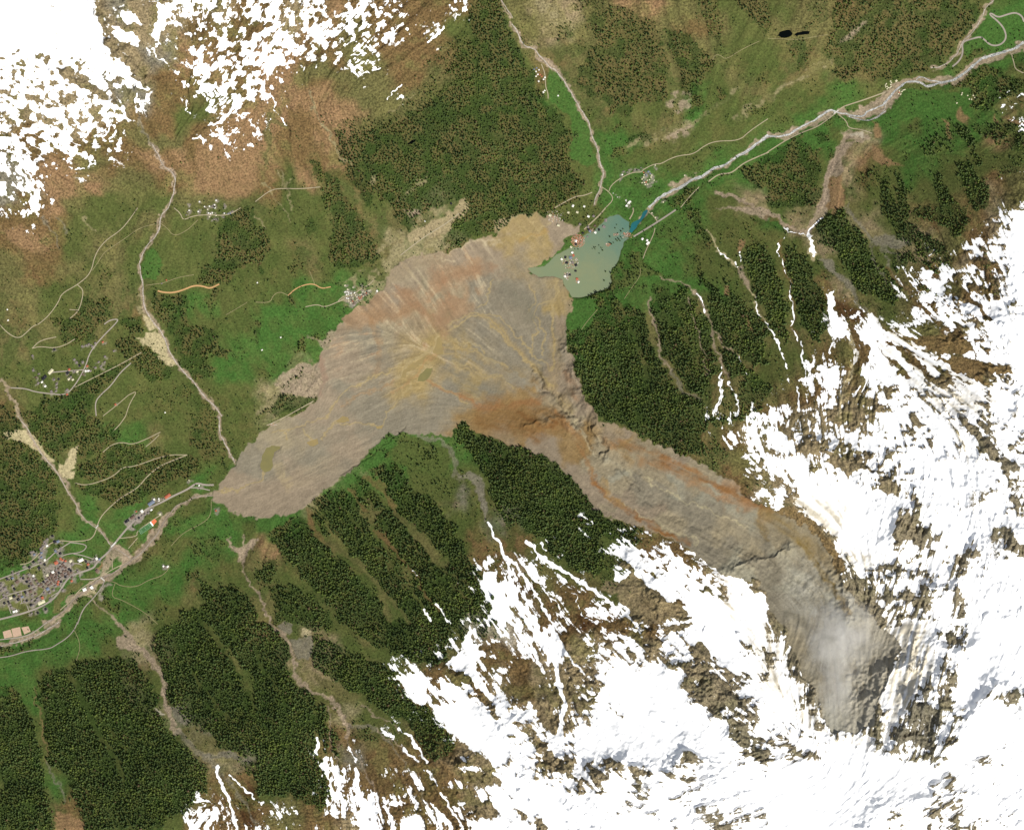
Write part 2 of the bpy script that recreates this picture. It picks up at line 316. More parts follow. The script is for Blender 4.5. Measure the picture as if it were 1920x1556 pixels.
# soft-edged ground patches: colour key | edge px | tile | outline
PATCH = """
y|6|c1r1|640,560 760,480 980,420 1010,330 1080,250 1200,260 1390,240 1480,290 1400,360 1250,350 1080,360 1010,440 950,600 880,680 800,720 700,740 640,700
y|10|c1r1|1000,150 1100,170 1180,250 1060,330 960,430 900,340
q|4|F|760,440 800,420 850,395 862,372 876,372 880,392 846,425 832,440 800,445 770,452
q|5|F|925,415 960,405 1010,402 1045,412 1075,424 1060,440 1000,450 940,450
y|4|c1r1|160,1380 250,1200 380,1130 480,1180 500,1340 420,1400 300,1390
p|5|c1r1|380,950 460,1000 520,1080 600,1050 660,1000 620,900 560,920 500,1000
p|4|c1r1|130,1320 200,1230 360,1160 480,1170 490,1380 440,1410 280,1390 190,1390
y|10|c1r1|0,1300 120,1260 200,1290 140,1480 0,1556
y|5|c1r0|850,1310 920,1310 900,1370 860,1380
y|5|c1r0|1050,1510 1150,1400 1300,1310 1280,1370 1180,1420 1100,1500
p|4|c1r1|1100,20 1230,0 1230,50 1160,80
y|6|c2r0|150,0 320,30 360,100 440,150 400,190 300,190 220,110
r|14|c2r0|740,0 980,0 960,30 780,40
y|7|c2r0|820,1110 900,1060 1150,960 1350,900 1600,740 1640,680 1720,650 1640,740 1420,890 1350,980 1180,1030 1000,1080 850,1130
y|7|c2r0|1650,890 1720,820 1800,760 1915,700 1915,750 1800,830 1700,910
p|6|c2r0|1160,780 1200,700 1290,670 1340,700 1320,800 1250,850 1180,810
p|6|c2r0|1150,1030 1260,960 1340,930 1380,960 1300,1020 1210,1070
p|7|c3r0|520,330 700,170 740,160 660,250 580,300
y|5|c3r0|0,720 100,640 250,560 300,500 420,450 500,420 480,480 380,530 250,590 120,650 0,780
g|4|c2r0|280,520 340,540 400,620 460,730 520,840 590,960 590,1100 640,1200 560,1250 450,1180 450,900 330,800 280,740 250,620
g|4|c3r0|1600,180 1660,90 1800,60 1920,0 1920,260 1840,340 1560,380 1480,430 1460,340 1540,270
g|5|c3r0|960,660 1180,680 1400,690 1480,750 1560,860 1500,900 1300,900 1000,890 830,890 900,850 950,780
g|5|c2r1|410,680 590,640 640,700 640,780 580,850 520,910 460,920 430,880 410,800
g|6|c1r2|0,740 280,730 200,800 100,880 40,840 0,800
g|5|c1r2|920,190 1010,130 1060,160 960,270 980,330 860,390 700,480 600,520 680,440 760,360 840,300
m|9|c1r2|1030,320 1120,380 1200,520 1280,600 1380,640 1480,640 1500,480 1440,380 1480,300 1440,240 1300,220 1180,150 1100,170 1000,250
g|4|c0r1|1080,360 1130,290 1180,340 1220,430 1160,520 1070,530
r|8|c0r1|20,180 160,130 240,260 260,330 160,300 60,240
r|14|c0r0|200,1280 380,1220 560,1320 580,1480 380,1500 260,1420
r|18|c0r0|1000,1120 1250,1150 1290,1300 1150,1300
r|18|c0r0|1460,1080 1700,1000 1915,920 1915,1440 1700,1500 1460,1420
r|20|c1r0|100,500 200,700 380,660 560,620 620,900 500,950 380,840 200,720 100,800 40,1100 0,1100 0,650
o|3|c1r0|75,1230 68,1000 80,850 110,845 245,945 235,970 120,905 108,1000 95,1220
b|12|c1r0|200,780 280,840 400,900 420,1080 340,1150 280,1080
r|6|c3r0|780,910 850,960 860,1020 800,1030
r|5|c3r0|780,1070 860,1160 1000,1250 850,1240 780,1200
r|5|c3r0|1400,830 1440,810 1510,900 1480,920 1410,880
r|4|c3r0|1310,900 1340,900 1390,1050 1360,1030
r|4|c3r0|1690,880 1710,870 1740,940 1710,920
r|6|c3r0|1760,870 1900,900 1915,940 1800,910
p|5|c3r0|560,980 720,990 770,1030 700,1060 600,1040
w|4|c3r0|580,1000 700,990 720,1020 620,1020
p|4|c3r0|560,1060 640,1060 550,1180 550,1280 450,1350 430,1556 400,1556 420,1330 460,1200 510,1180
r|7|c3r0|450,1350 550,1290 560,1400 560,1556 440,1556
p|5|c2r1|1690,430 1720,420 1780,560 1790,620 1740,580 1700,490
p|4|c2r1|1520,0 1830,0 1915,50 1915,90 1850,60
r|5|c2r1|1690,240 1740,250 1720,340 1700,360
r|4|c2r1|1570,580 1600,590 1640,680 1600,660
r|5|c2r1|1750,800 1800,900 1810,950 1770,900
k|5|c3r1|760,220 870,200 1000,220 1080,260 980,300 880,290 780,250
k|5|c3r1|380,390 480,400 560,540 640,560 640,650 560,560 460,470
n|8|c3r1|480,680 700,760 720,840 640,860 520,800
y|3|c0r1|1030,650 1080,640 1130,740 1150,860 1200,920 1140,900 1090,880 1080,790 1020,770
s|3|c0r1|1070,790 1150,860 1210,930 1130,910 1080,860
s|3|c0r1|1010,950 1060,980 1080,930 1150,930 1220,950 1240,1050 1330,1180 1290,1190 1180,1120 1210,1100 1080,1030
s|2|c0r2|170,100 260,130 330,220 330,270 400,340 380,360 300,290 170,200 40,160 30,120
s|2|c0r2|430,340 480,370 520,260 580,230 590,270 530,400 550,400 550,460 490,480 440,430
p|4|c0r2|700,1290 830,970 900,960 1000,1050 950,1100 870,1060
v|8|c0r2|0,1230 150,1190 300,1100 420,1060 560,1050 700,1080 640,1150 540,1180 440,1250 400,1360 300,1400 100,1450 0,1440
h|3|c0r2|330,1130 420,1080 560,1100 530,1180 440,1210 340,1250
r|2|V1|1700,800 1740,720 1840,600 1880,640 1800,740 1740,830
s|3|V1|1480,1130 1700,1060 1800,920 1850,950 1700,1150 1560,1210 1400,1190
u|3|V9|560,880 680,720 760,640 900,640 800,700 700,820 620,900 740,960 660,1050 600,960
o|3|V1|930,1500 1080,1180 1260,1000 1440,960 1500,1000 1300,1180 1150,1350 1050,1500
h|2|V2|560,760 660,670 850,580 840,640 700,760 600,830
h|2|V2|440,780 600,680 640,720 560,800 600,900 520,920
r|2|V2|780,960 880,900 900,930 820,1000
k|3|c0r3|1280,640 1370,600 1360,680 1460,690 1440,740 1370,780 1320,740
w|2|c0r3|1165,650 1210,660 1240,700 1200,710
k|3|c0r3|1510,1000 1640,970 1750,950 1760,980 1820,1040 1640,1020 1560,1030
o|5|c0r3|1340,800 1480,780 1620,880 1660,950 1500,990 1420,900
k|3|c1r3|160,30 240,0 290,30 250,100 200,90
k|3|c1r3|250,140 340,120 410,100 430,170 420,240 380,290 310,280 280,200
s|3|c1r3|350,60 410,60 410,100 340,110
o|6|c1r3|400,370 560,440 700,510 780,540 720,620 640,600 500,480
r|8|c0r3|410,1400 480,1440 620,1480 640,1556 420,1556
p|3|c0r3|870,120 930,80 1000,130 1080,210 1060,240 960,200 860,180
p|3|c0r2|1700,920 1760,980 1830,960 1915,920 1860,1010 1820,1080 1780,1060
k|4|c1r2|1500,450 1580,430 1680,440 1690,520 1740,700 1720,790 1680,620 1620,500
b|8|c1r2|900,800 980,880 1050,1010 1000,980 930,880
b|5|c1r2|380,720 430,760 450,880 400,800
t|5|c2r2|770,1070 880,1120 960,1220 1140,1340 1140,1380 1240,1400 1320,1440 1320,1500 1160,1500 1100,1556 900,1556 870,1450 780,1340 650,1290 700,1230 820,1250 880,1160
k|8|c3r3|930,900 950,800 1010,720 1080,620 1130,480 1220,500 1280,640 1310,760 1300,880 1240,960 1120,930 1000,920
i|6|c3r2|0,700 200,690 420,870 480,960 590,1130 540,1180 400,1130 250,960 100,850 0,760
i|6|c3r1|1000,960 1300,960 1500,1000 1560,1070 1400,1110 1250,1090 1100,1020
i|6|c3r1|1200,1130 1450,1120 1700,1170 1800,1190 1840,1240 1700,1250 1660,1220 1600,1270 1700,1340 1790,1360 1600,1310 1430,1230 1300,1160
b|6|c3r1|650,880 600,920 640,1000 670,1080 660,1220 700,1200 780,1110 750,1000 680,950
"""
# snow cover set inside outlines: cover | edge px | tile | outline
SNOWP = """
1|4|c0r0|-20,-20 690,-20 740,80 760,200 780,330 860,430 960,520 1000,590 860,560 700,440 560,320 400,200 200,150 -20,160
.08|3|c0r0|700,0 1180,0 1190,60 1160,220 1130,300 1080,330 1060,400 1140,620 1110,650 1040,610 960,500 870,440 770,300 740,200 720,60
1|2|c0r0|900,80 1000,90 1070,170 980,180 900,130
1|2|c0r0|840,180 1000,250 1060,290 1040,350 950,340 870,280
1|2|c0r0|1180,60 1260,60 1280,110 1240,170 1200,260 1150,280 1160,200
1|2|c0r0|1490,690 1540,600 1620,640 1620,720 1560,700
.15|3|c0r0|250,400 400,410 370,470 260,460
.1|3|c0r0|400,500 560,540 700,640 860,740 880,790 700,700 560,620 440,560
.1|3|c0r0|450,720 520,680 580,730 540,780 430,760
.1|3|c0r0|270,830 320,840 410,950 330,930
.1|3|c0r0|750,690 1000,640 1030,700 1000,800 920,800 830,740
1|3|c3r1|640,900 700,900 800,950 860,1040 920,1120 1000,1280 940,1330 880,1320 760,1350 700,1250 740,1130 780,1130 770,1040 720,980
1|2|c3r1|440,640 480,620 500,750 590,900 560,960 500,980 460,830
1|2|c3r1|360,1180 430,1200 530,1170 520,1300 460,1390 400,1310
.05|3|c3r1|650,880 600,920 640,1000 670,1080 660,1220 700,1200 780,1110 750,1000 680,950
.05|3|c3r1|1350,560 1450,590 1560,700 1680,820 1720,880 1650,850 1540,750 1420,680 1370,640
.05|3|c3r1|1600,250 1640,340 1690,500 1740,600 1740,690 1680,690 1660,560 1590,420
.03|3|c3r1|1200,1130 1450,1120 1700,1170 1800,1190 1840,1240 1700,1250 1660,1220 1600,1270 1700,1340 1790,1360 1600,1310 1430,1230 1300,1160
.03|3|c3r1|1000,960 1300,960 1500,1000 1560,1070 1400,1110 1250,1090 1100,1020
.05|2|c3r1|890,980 1010,1050 1180,1190 1300,1300 1200,1290 1080,1180 960,1090
.05|2|c3r1|840,1030 920,1110 1100,1280 1000,1280 900,1130
.02|3|c3r2|300,180 400,210 480,270 560,300 700,340 830,420 760,410 640,400 590,450 530,380 430,360 450,290 340,220
.02|3|c3r2|840,450 900,470 1000,540 960,610 900,570 830,540
.02|3|c3r2|100,60 160,100 210,190 140,190 120,120
.04|3|c3r2|1470,20 1600,120 1700,230 1780,300 1900,400 1780,460 1740,350 1650,310 1560,250 1560,170 1490,100
.15|3|c3r2|920,920 1000,780 1050,720 1100,740 1170,850 1210,960 1150,1000 1080,950 1000,990
.03|2|c3r2|1390,1070 1480,1020 1470,1090 1400,1110
.1|3|c3r2|520,1190 640,1180 760,1270 840,1340 830,1440 760,1500 650,1490 590,1400 540,1280
.2|3|c3r2|990,1320 1100,1340 1200,1380 1150,1440 1060,1480 1000,1400
0|4|c3r2|0,700 200,690 420,870 480,960 590,1130 540,1180 400,1130 250,960 100,850 0,760
1|6|c3r2|500,560 750,620 900,640 1000,700 900,920 860,1100 740,1130 600,1000 500,900 420,800 300,680
.22|5|c3r3|930,900 950,800 1010,720 1080,620 1130,480 1220,500 1280,640 1310,760 1300,880 1240,960 1120,930 1000,920
.85|8|c3r3|860,60 1150,20 1230,160 1230,330 1110,380 1100,560 960,700 880,900 830,860 850,600 780,400 780,250
1|5|c3r3|550,940 740,970 1000,1080 1240,1080 1240,1200 1100,1290 850,1400 650,1556 0,1556 0,1150 300,1080
1|5|c3r3|1600,800 1915,760 1915,860 1650,950 1500,1050 1480,950
1|5|c3r3|1480,0 1915,0 1915,500 1700,460 1550,600 1400,700 1380,520 1460,400 1500,250
.02|3|c2r3|1280,330 1400,380 1440,340 1480,400 1580,440 1680,540 1780,640 1640,660 1560,600 1430,480 1290,390
.02|3|c2r3|1390,150 1470,220 1500,290 1740,410 1640,410 1480,290 1380,270 1320,220
.05|2|c2r3|1240,520 1290,560 1380,600 1270,580
.03|2|c2r3|1380,520 1460,530 1570,610 1620,670 1520,680 1430,620
.08|2|c2r3|1600,720 1700,740 1800,830 1790,920 1760,930 1640,860
.06|2|c2r3|1760,930 1900,1000 1910,1080 1800,1020
.04|3|c2r3|660,0 800,20 960,80 1060,100 1160,150 1040,190 950,160 850,80 700,30
.05|2|c2r3|1190,20 1300,0 1440,0 1250,60 1160,90 1130,100
.05|3|c2r3|0,260 200,310 230,400 180,500 270,650 370,700 350,860 260,820 180,740 200,640 100,600 0,540
.05|3|c2r3|0,740 120,780 220,870 260,960 370,1040 360,1110 280,1110 210,1000 140,900 60,810
.05|2|c2r3|340,1040 440,1110 510,1200 440,1160 380,1090
.05|2|c2r3|330,310 400,380 440,500 410,680 390,600 340,480 320,380
.1|2|c2r3|700,620 780,670 900,760 960,790 860,740 760,670
.12|2|c2r3|660,1160 750,1060 860,1080 930,1080 980,1060 1050,1150 930,1170 850,1110 760,1110 700,1170
.1|2|c2r3|1260,1080 1290,980 1360,980 1380,1050 1300,1040
.02|2|c2r3|10,1390 60,1400 120,1460 90,1480
.05|2|c2r3|180,1480 220,1470 280,1556 190,1556
1|5|c2r3|500,780 900,800 1400,760 1560,820 1650,960 1480,1010 1380,960 1260,960 1120,1080 1000,1040 860,1060 620,1010 520,1100 480,900
1|6|c2r3|800,300 1150,350 1280,420 1250,500 1400,650 1400,760 900,760 780,640 620,600 700,420
.03|3|c1r3|1420,340 1560,340 1680,450 1760,590 1840,760 1790,730 1700,600 1600,480 1480,440
.04|3|c1r3|1240,850 1380,900 1500,900 1600,930 1660,1020 1560,1000 1440,980 1420,1060 1500,1110 1640,1120 1860,1180 1840,1220 1640,1200 1480,1170 1400,1220 1340,1180 1300,1020 1200,960
.02|3|c1r3|1400,1230 1560,1250 1700,1340 1800,1410 1810,1460 1730,1480 1600,1390 1460,1300
.02|3|c1r3|940,850 1020,900 1200,1040 1360,1220 1500,1400 1600,1556 1460,1556 1340,1360 1200,1130 1050,960
0|3|c1r3|480,1460 560,1440 700,1480 680,1550 500,1530
1|3|c1r3|1130,380 1230,400 1300,470 1290,540 1340,640 1240,600 1130,560 1080,420
1|3|c1r3|1400,420 1560,500 1680,620 1800,800 1915,1000 1800,1060 1640,960 1480,860 1400,780 1330,650 1500,600 1380,520
1|2|c1r3|1600,40 1620,60 1620,180 1700,180 1640,300 1700,460 1780,600 1720,560 1600,420 1480,330 1420,330 1500,250
1|3|c1r3|470,1070 490,1020 530,1020 560,1130 560,1200 510,1140
1|3|c1r3|740,1260 840,1340 880,1340 860,1500 800,1500 780,1400
1|3|c2r2|780,1030 840,970 930,1000 1050,1070 1080,1170 980,1150 890,1120
1|3|c2r2|1130,1180 1220,1190 1240,1330 1330,1310 1500,1330 1600,1400 1700,1556 1400,1500 1330,1480 1300,1400 1130,1350 1080,1290
1|3|c2r2|1660,1200 1720,1200 1800,1290 1900,1370 1915,1556 1740,1556 1640,1400 1620,1340
.03|3|c2r2|770,1070 880,1120 960,1220 1140,1340 1140,1380 1240,1400 1320,1440 1320,1500 1160,1500 1100,1556 900,1556 870,1450 780,1340 650,1290 700,1230 820,1250 880,1160
1|3|c1r2|1700,1140 1740,1160 1800,1150 1790,1230 1860,1330 1915,1480 1915,1556 1830,1500 1850,1440 1770,1340 1700,1220
"""
# snow tongues in the gullies: width px (source) | tile | line
TONGUE = """
7|c0r3|1620,1090 1640,1180 1700,1300 1740,1400 1770,1556
4|c0r3|1720,1150 1790,1220 1900,1310
8|c0r3|1460,1530 1560,1400
5|c0r3|1440,1330 1540,1340
6|c1r3|450,880 460,1000
5|c1r3|580,1080 640,1290 640,1450
5|c1r3|600,1160 560,1200 600,1340
10|c1r3|740,1100 760,1240 780,1300
4|c1r3|700,920 720,1000 740,1050
5|c1r3|1070,800 1140,840 1200,950 1280,1040
4|c1r3|1100,940 1200,1030
4|c1r3|1280,1110 1350,1210
5|c1r3|1270,1340 1310,1430 1370,1556
4|c1r3|1300,1340 1400,1440 1480,1556
5|c1r3|1390,1280 1460,1400 1560,1556
12|c1r3|870,1300 880,1420 900,1556
8|c1r3|960,1380 1020,1500 1060,1556
7|c1r2|1740,810 1790,900 1850,1020 1915,1090
5|c1r2|1260,1450 1310,1520
4|c1r2|1360,1400 1440,1556
3|c1r2|1150,1150 1205,1205
6|c1r2|1900,1090 1905,1200 1915,1300
5|c2r2|0,1080 60,1150 120,1230 180,1340 240,1450 300,1556
8|c2r2|0,1220 30,1330 90,1440 180,1556
8|c2r3|0,0 60,60 100,200 160,280
10|c2r3|180,0 240,150 320,330 360,500 390,600 370,760 340,900
8|c2r3|100,0 200,100 280,300
5|c2r3|330,110 420,260 540,380
7|c2r2|110,950 200,1030 300,1100 420,1180 560,1270 680,1360 800,1450 920,1556
4|c2r2|215,950 260,1010
5|c2r2|170,1220 260,1270
3|c2r2|200,1260 280,1330 340,1400 370,1500 430,1556
3|c2r2|440,1330 480,1340 500,1420 540,1500 600,1530
5|c2r1|1560,1180 1560,1280 1550,1400 1510,1530
6|c2r1|1570,1280 1570,1400 1530,1500
5|c2r1|1620,1290 1650,1370 1690,1450 1680,1556
3|c2r1|1700,1120 1740,1210 1780,1260
3|c2r1|1480,700 1440,740
4|c2r1|1380,650 1430,700 1450,780
2.5|c2r1|1540,310 1570,355 1640,385 1690,430
3|c2r1|1710,330 1700,400
3|c2r1|1820,660 1830,780 1880,850 1915,880
4|c3r1|0,870 60,980 110,1080 140,1200
5|c3r1|400,70 340,140 300,190 320,290 345,380
7|c3r1|310,190 330,270 340,340
3|c3r1|110,130 150,180 240,180 290,190
2.5|c3r1|130,200 115,240
4|c3r1|80,270 85,340 130,450 170,560 170,700 180,900 230,980
4|c3r1|255,1000 260,1060 255,1130 290,1260
4|c3r1|480,1010 460,1100
6|c3r1|440,640 490,770 560,900 620,990
6|c3r1|780,790 830,900 900,960
8|c3r1|830,900 1000,1010 1200,1120 1400,1240 1600,1330 1780,1430
9|c3r1|820,950 950,1100 1100,1280 1250,1420 1390,1556
5|c3r1|700,1330 640,1400
4|c3r1|210,1340 240,1440 240,1556
4|c3r1|1020,480 1060,560 1140,640 1160,680
4|c3r1|1500,420 1540,520 1580,570
3|c3r1|1190,360 1250,310
3|c3r1|900,850 960,890
6|c3r2|1300,0 1400,120 1480,300
2|c3r0|1740,800 1860,700
5|c0r0|1030,620 1110,680
3|c0r0|1030,690 1015,760 1015,840
3|c0r0|1140,360 1200,450 1260,500
2|c0r0|1380,780 1430,860
3|c0r0|1440,1030 1500,1020 1540,1090
6|c0r0|1560,940 1660,900 1780,780 1900,700
3|c0r0|700,1020 780,1010 820,950
3|c0r0|300,960 420,990 520,1050
5|c0r0|340,1020 420,1100 500,1160
4|c0r0|20,1100 120,1160 200,1280 260,1380
8|c0r0|150,1260 200,1360 270,1450
4|c1r0|1290,320 1360,260 1420,210
2|c1r0|980,730 1060,660 1090,630
3|c1r0|860,530 940,500
2|c1r0|700,420 820,410
3|c1r0|100,700 140,750 130,820 180,870 240,940
"""
# gravel and mud channels painted as bare ground: key | width px | tile | line
CHANNEL = """
p|9|c0r2|1590,590 1480,600 1350,650 1290,700 1220,790
p|16|c0r2|1220,790 1170,880 1100,960 1050,1030
p|18|c0r2|1050,1030 1000,1070 950,1110
p|15|c0r2|950,1110 870,1170 780,1210
p|12|c0r2|780,1210 700,1260 620,1320 560,1360 500,1440 400,1510 330,1556
p|12|c0r3|440,0 340,60 240,110 100,150 -20,180
p|11|c0r2|850,980 920,1010 970,1070
p|6|c0r1|1260,0 1200,60 1190,180 1130,250 1090,300 1045,390 1050,480 1075,570
p|8|c0r1|1075,570 1065,650 1080,760 1150,850 1220,940 1260,1060 1340,1190 1450,1300 1520,1400 1620,1500 1660,1556
p|7|c0r2|1640,0 1640,130 1700,240 1760,360
p|12|c0r0|1140,1080 1180,1160 1220,1240 1290,1290
k|6|c0r0|1030,860 1060,960 1110,1030 1140,1080
p|7|c0r0|1290,1290 1315,1340 1300,1440 1260,1556
p|5|c1r0|1830,0 1870,60 1915,140
p|8|c2r0|0,180 40,240 80,340 170,370 220,430
p|14|c2r0|220,430 280,490 340,540
p|8|c2r0|340,540 400,620 460,720 520,830 580,930 600,1020 640,1100 660,1230 690,1290 660,1400 610,1530
p|6|c3r0|1690,0 1620,70 1600,150 1520,260 1450,310 1430,390 1350,470 1300,500 1220,510
p|14|c3r0|1915,330 1850,370 1720,410 1600,460 1500,520 1400,590 1300,620
p|10|c3r0|1300,610 1220,600 1130,590 1050,610 980,660 920,760
p|24|c3r0|960,680 880,760 800,800 720,840
p|12|c3r0|860,830 760,860 640,860 540,840
p|10|c3r0|460,830 380,890 300,930 200,980 140,1020 0,1010
p|9|c2r0|1915,1010 1850,1060 1780,1120 1650,1190 1600,1240 1500,1260 1430,1320 1330,1350 1280,1390 1180,1440 1100,1490 1020,1556
p|14|c2r0|1290,1350 1200,1390
p|7|c2r1|1040,0 990,50 940,100
p|8|c0r2|130,0 200,80 260,200 330,310 420,410 470,490 500,560 560,640 590,720 660,800 730,840 780,900 830,970
p|8|c0r1|0,1280 40,1330 80,1420 130,1500 140,1556
r|3|c0r3|260,500 280,620 320,760 330,900 360,1040
k|5|c0r3|360,1040 430,1200 480,1330
p|5|c0r2|660,1350 760,1440 850,1520 890,1556
p|8|c0r3|880,0 930,70 1000,130 1080,210
p|13|c0r3|1080,210 1160,320 1210,430 1250,580
p|13|c0r3|1250,580 1280,720 1330,830
k|11|c0r3|1330,830 1420,890 1480,970 1560,1030 1610,1080
k|6|c0r3|1610,1080 1700,1180 1820,1360 1920,1500
p|8|c0r2|1700,920 1760,1020 1800,1080
p|8|c0r2|1930,915 1860,1000 1810,1080
p|4|c0r2|1810,880 1820,1000 1800,1080 1810,1160 1850,1230 1915,1310
p|7|c1r2|0,1310 60,1420 100,1540
p|9|c1r3|100,0 150,60 220,130 270,220 300,330 300,400 360,470 450,530 560,580
p|10|c1r3|560,580 620,660 680,760 690,860
p|4|c1r3|690,860 720,950 780,1040 830,1140 880,1240 880,1320
k|7|c1r3|700,770 800,770 900,820
p|4|c1r3|900,820 1000,880 1100,950 1200,1030
k|4|c1r3|940,840 1040,960 1150,1130 1240,1290 1290,1420
p|3|c1r3|550,640 570,800 560,900 600,1030 590,1150
p|2.5|c1r3|800,620 900,700 1000,760 1080,820
b|9|c1r2|390,700 430,850 520,930
o|10|c1r2|520,930 640,1000 740,1080 860,1200 1000,1360 1150,1556
b|8|c1r2|700,530 760,620 830,700
b|12|c1r2|820,450 920,520 1000,620 1040,720
o|14|c1r2|1040,720 1160,820 1270,970 1350,1080 1420,1100
b|7|c1r2|900,850 1010,950 1080,1050 1150,1160 1200,1210 1300,1350 1380,1450
k|9|c1r2|1210,150 1290,170 1380,190 1450,240 1490,330 1490,430 1540,480
k|8|c1r2|1640,500 1680,580 1710,680 1720,780
p|4|c2r1|1020,670 1040,800 1100,960 1130,1140 1180,1220
k|7|c2r1|1180,1220 1260,1300 1280,1390 1400,1430
p|3|c2r1|1120,520 1250,570 1370,640
p|7|c2r1|1370,640 1430,720 1470,800
p|4|c2r1|1470,800 1490,900 1490,980 1530,1060 1560,1150 1610,1260
p|3|c2r1|1490,910 1600,1030 1700,1120
s|3|c2r1|1470,170 1550,330 1620,380 1700,440
s|3|c2r1|1780,610 1810,640 1830,780 1915,880
s|8|c3r1|430,0 370,110 300,180
s|9|c3r1|300,180 320,300 340,390
s|4|c3r1|130,130 220,180 290,190
b|8|c3r1|0,70 130,130 220,180
b|6|c3r1|90,250 130,450 170,560 180,900 230,980
k|5|c3r1|570,0 640,60 700,130 760,240 860,290 920,340
k|6|c3r1|380,390 470,450 560,540 640,560 640,650 700,750 770,790 800,850
k|3|c3r1|760,260 800,400 900,580
k|3|c3r1|880,360 930,480 1060,660
b|10|c3r1|900,460 1050,640 1200,780 1280,860
s|5|c3r1|500,780 560,870 620,970 660,1080 640,1180 590,1290 550,1380 540,1556
s|5|c3r1|780,790 830,900 900,950 1060,1020 1180,1080
s|4|c3r2|1340,0 1400,60 1450,160 1490,300 1500,380
y|2.2|c1r0|180,1290 230,1420 280,1560
y|3|c1r0|30,1370 110,1425
y|2|c1r0|150,1290 210,1400
y|2|c1r0|250,1340 220,1400
y|2|c1r0|120,1430 180,1556
y|3|c1r1|0,70 60,140
y|2|c1r1|200,0 260,110
y|2.4|c1r0|1000,850 1180,710
k|4|c0r1|310,80 400,180 440,300
k|4|c0r1|430,70 490,200
y|2.4|c0r1|620,70 720,185
y|4|c1r0|500,940 570,1060 640,1180 700,1230
y|4|c1r0|380,680 440,860 500,940
p|7|F|1345,362 1380,368 1410,385 1440,402 1475,425 1500,432 1520,432
p|13|F|1520,432 1530,410 1545,385 1548,350 1560,310
p|10|F|1560,310 1575,275 1590,252
r|9|F|1575,345 1572,375 1560,400
k|5|F|1590,385 1605,415 1628,442 1655,470 1690,482
p|3|F|1290,560 1300,600 1315,640 1330,700
o|6|c2r0|1060,230 1130,320 1190,480 1230,600
"""
# colour bands inside the debris: rgb | strength | width | tile | line
STRIPS = """
108,98,78|.75|3|F|1000,688 1022,722 1046,752 1070,782 1095,815 1118,850
196,176,126|.6|2|F|1006,684 1030,718 1054,746 1078,776
158,136,90|.45|16|F|905,590 945,625 985,670 1030,720 1070,770
158,136,90|.4|22|F|1045,610 1040,680 1035,720
156,134,88|.4|26|F|830,650 880,665 930,690 970,700
156,134,88|.35|22|F|830,700 880,700 940,720
132,126,108|.7|9|F|842,672 868,678
132,126,108|.7|9|F|880,672 905,678
132,126,108|.7|10|F|848,695 880,705
130,124,106|.7|30|F|850,722 900,728 930,735
190,186,170|.8|130|F|1540,1110 1565,1150 1585,1200 1590,1290 1585,1350
196,188,168|.8|85|F|1650,1190 1640,1290 1625,1350
126,92,52|.75|30|F|905,790 960,800 1010,815
138,106,64|.85|46|F|920,768 980,775 1040,790
120,82,44|.7|10|F|975,775 1010,800 1050,790 1065,805
150,110,70|.8|14|F|860,738 905,765 950,762 1010,752
164,124,84|.7|6|F|800,712 850,735 900,758
158,118,74|.8|9|F|1040,770 1080,810 1095,850 1115,900
148,104,58|.9|10|F|1118,905 1150,940 1190,965 1240,995 1290,1015
168,140,92|.7|9|F|1130,900 1145,935 1170,950
148,110,68|.85|16|F|1135,830 1175,835 1215,850 1240,862
152,110,66|.9|14|F|1235,858 1290,880 1340,905 1390,935 1440,955
150,108,64|.7|18|F|1200,868 1260,880 1310,905
172,130,88|.6|10|F|1290,905 1340,930 1400,950
146,124,78|.7|22|F|1440,965 1490,1000 1540,1040 1575,1085
140,118,66|.9|12|F|1500,1010 1530,1060 1562,1100 1590,1150
128,106,60|.6|10|F|1420,985 1440,1010
196,184,146|.8|2.5|F|1170,945 1200,965 1240,985 1290,1005 1310,1020
196,184,146|.8|2.5|F|1210,895 1250,925 1300,945 1360,970 1400,990
196,184,146|.7|2|F|1160,870 1180,885 1190,900
204,192,158|.7|3|F|1075,790 1100,830 1125,860
204,190,150|.7|3|F|1030,735 1060,770 1090,800
118,110,92|.6|16|F|1440,1040 1460,1070 1450,1090
118,110,92|.5|14|F|1500,1060 1550,1100
118,112,94|.55|14|F|1480,1150 1530,1180 1560,1200
158,140,104|.6|30|F|965,425 1010,420
190,172,126|.6|2.5|F|950,428 990,452 1040,412
186,168,120|.6|2.5|F|965,410 1000,445
190,170,124|.6|2|F|985,405 1020,440
170,140,84|.7|5|F|975,455 1000,440 1030,432
200,184,150|.7|3|F|800,478 850,470 880,455 940,455
198,182,148|.7|3|F|760,495 800,480 850,490
150,116,86|.55|26|F|810,510 850,560 830,600
150,116,86|.5|16|F|840,520 920,500
150,118,84|.55|14|F|690,585 740,600 780,570
148,114,84|.6|18|F|755,545 800,590 835,625
150,118,82|.5|12|F|700,600 715,660 705,700
178,166,134|.6|30|F|740,520 780,500
142,124,98|.6|26|F|720,530 770,495 820,480
172,136,92|.6|4|F|735,735 780,700 830,650
166,132,92|.5|5|F|640,760 690,735 740,715
150,124,104|.7|12|F|600,650 605,700 600,740
150,124,104|.6|14|F|1075,640 1090,710 1115,770
140,104,72|.5|12|F|1060,700 1085,750
120,116,98|.6|30|F|950,540 1000,590
140,134,118|.6|12|F|860,660 920,690 980,720
150,146,130|.5|5|F|880,640 940,690 1010,730
120,112,96|.7|2|F|640,890 680,860 725,822
168,152,124|.5|30|F|560,900 620,870
178,160,120|.5|16|F|520,870 540,910
"""
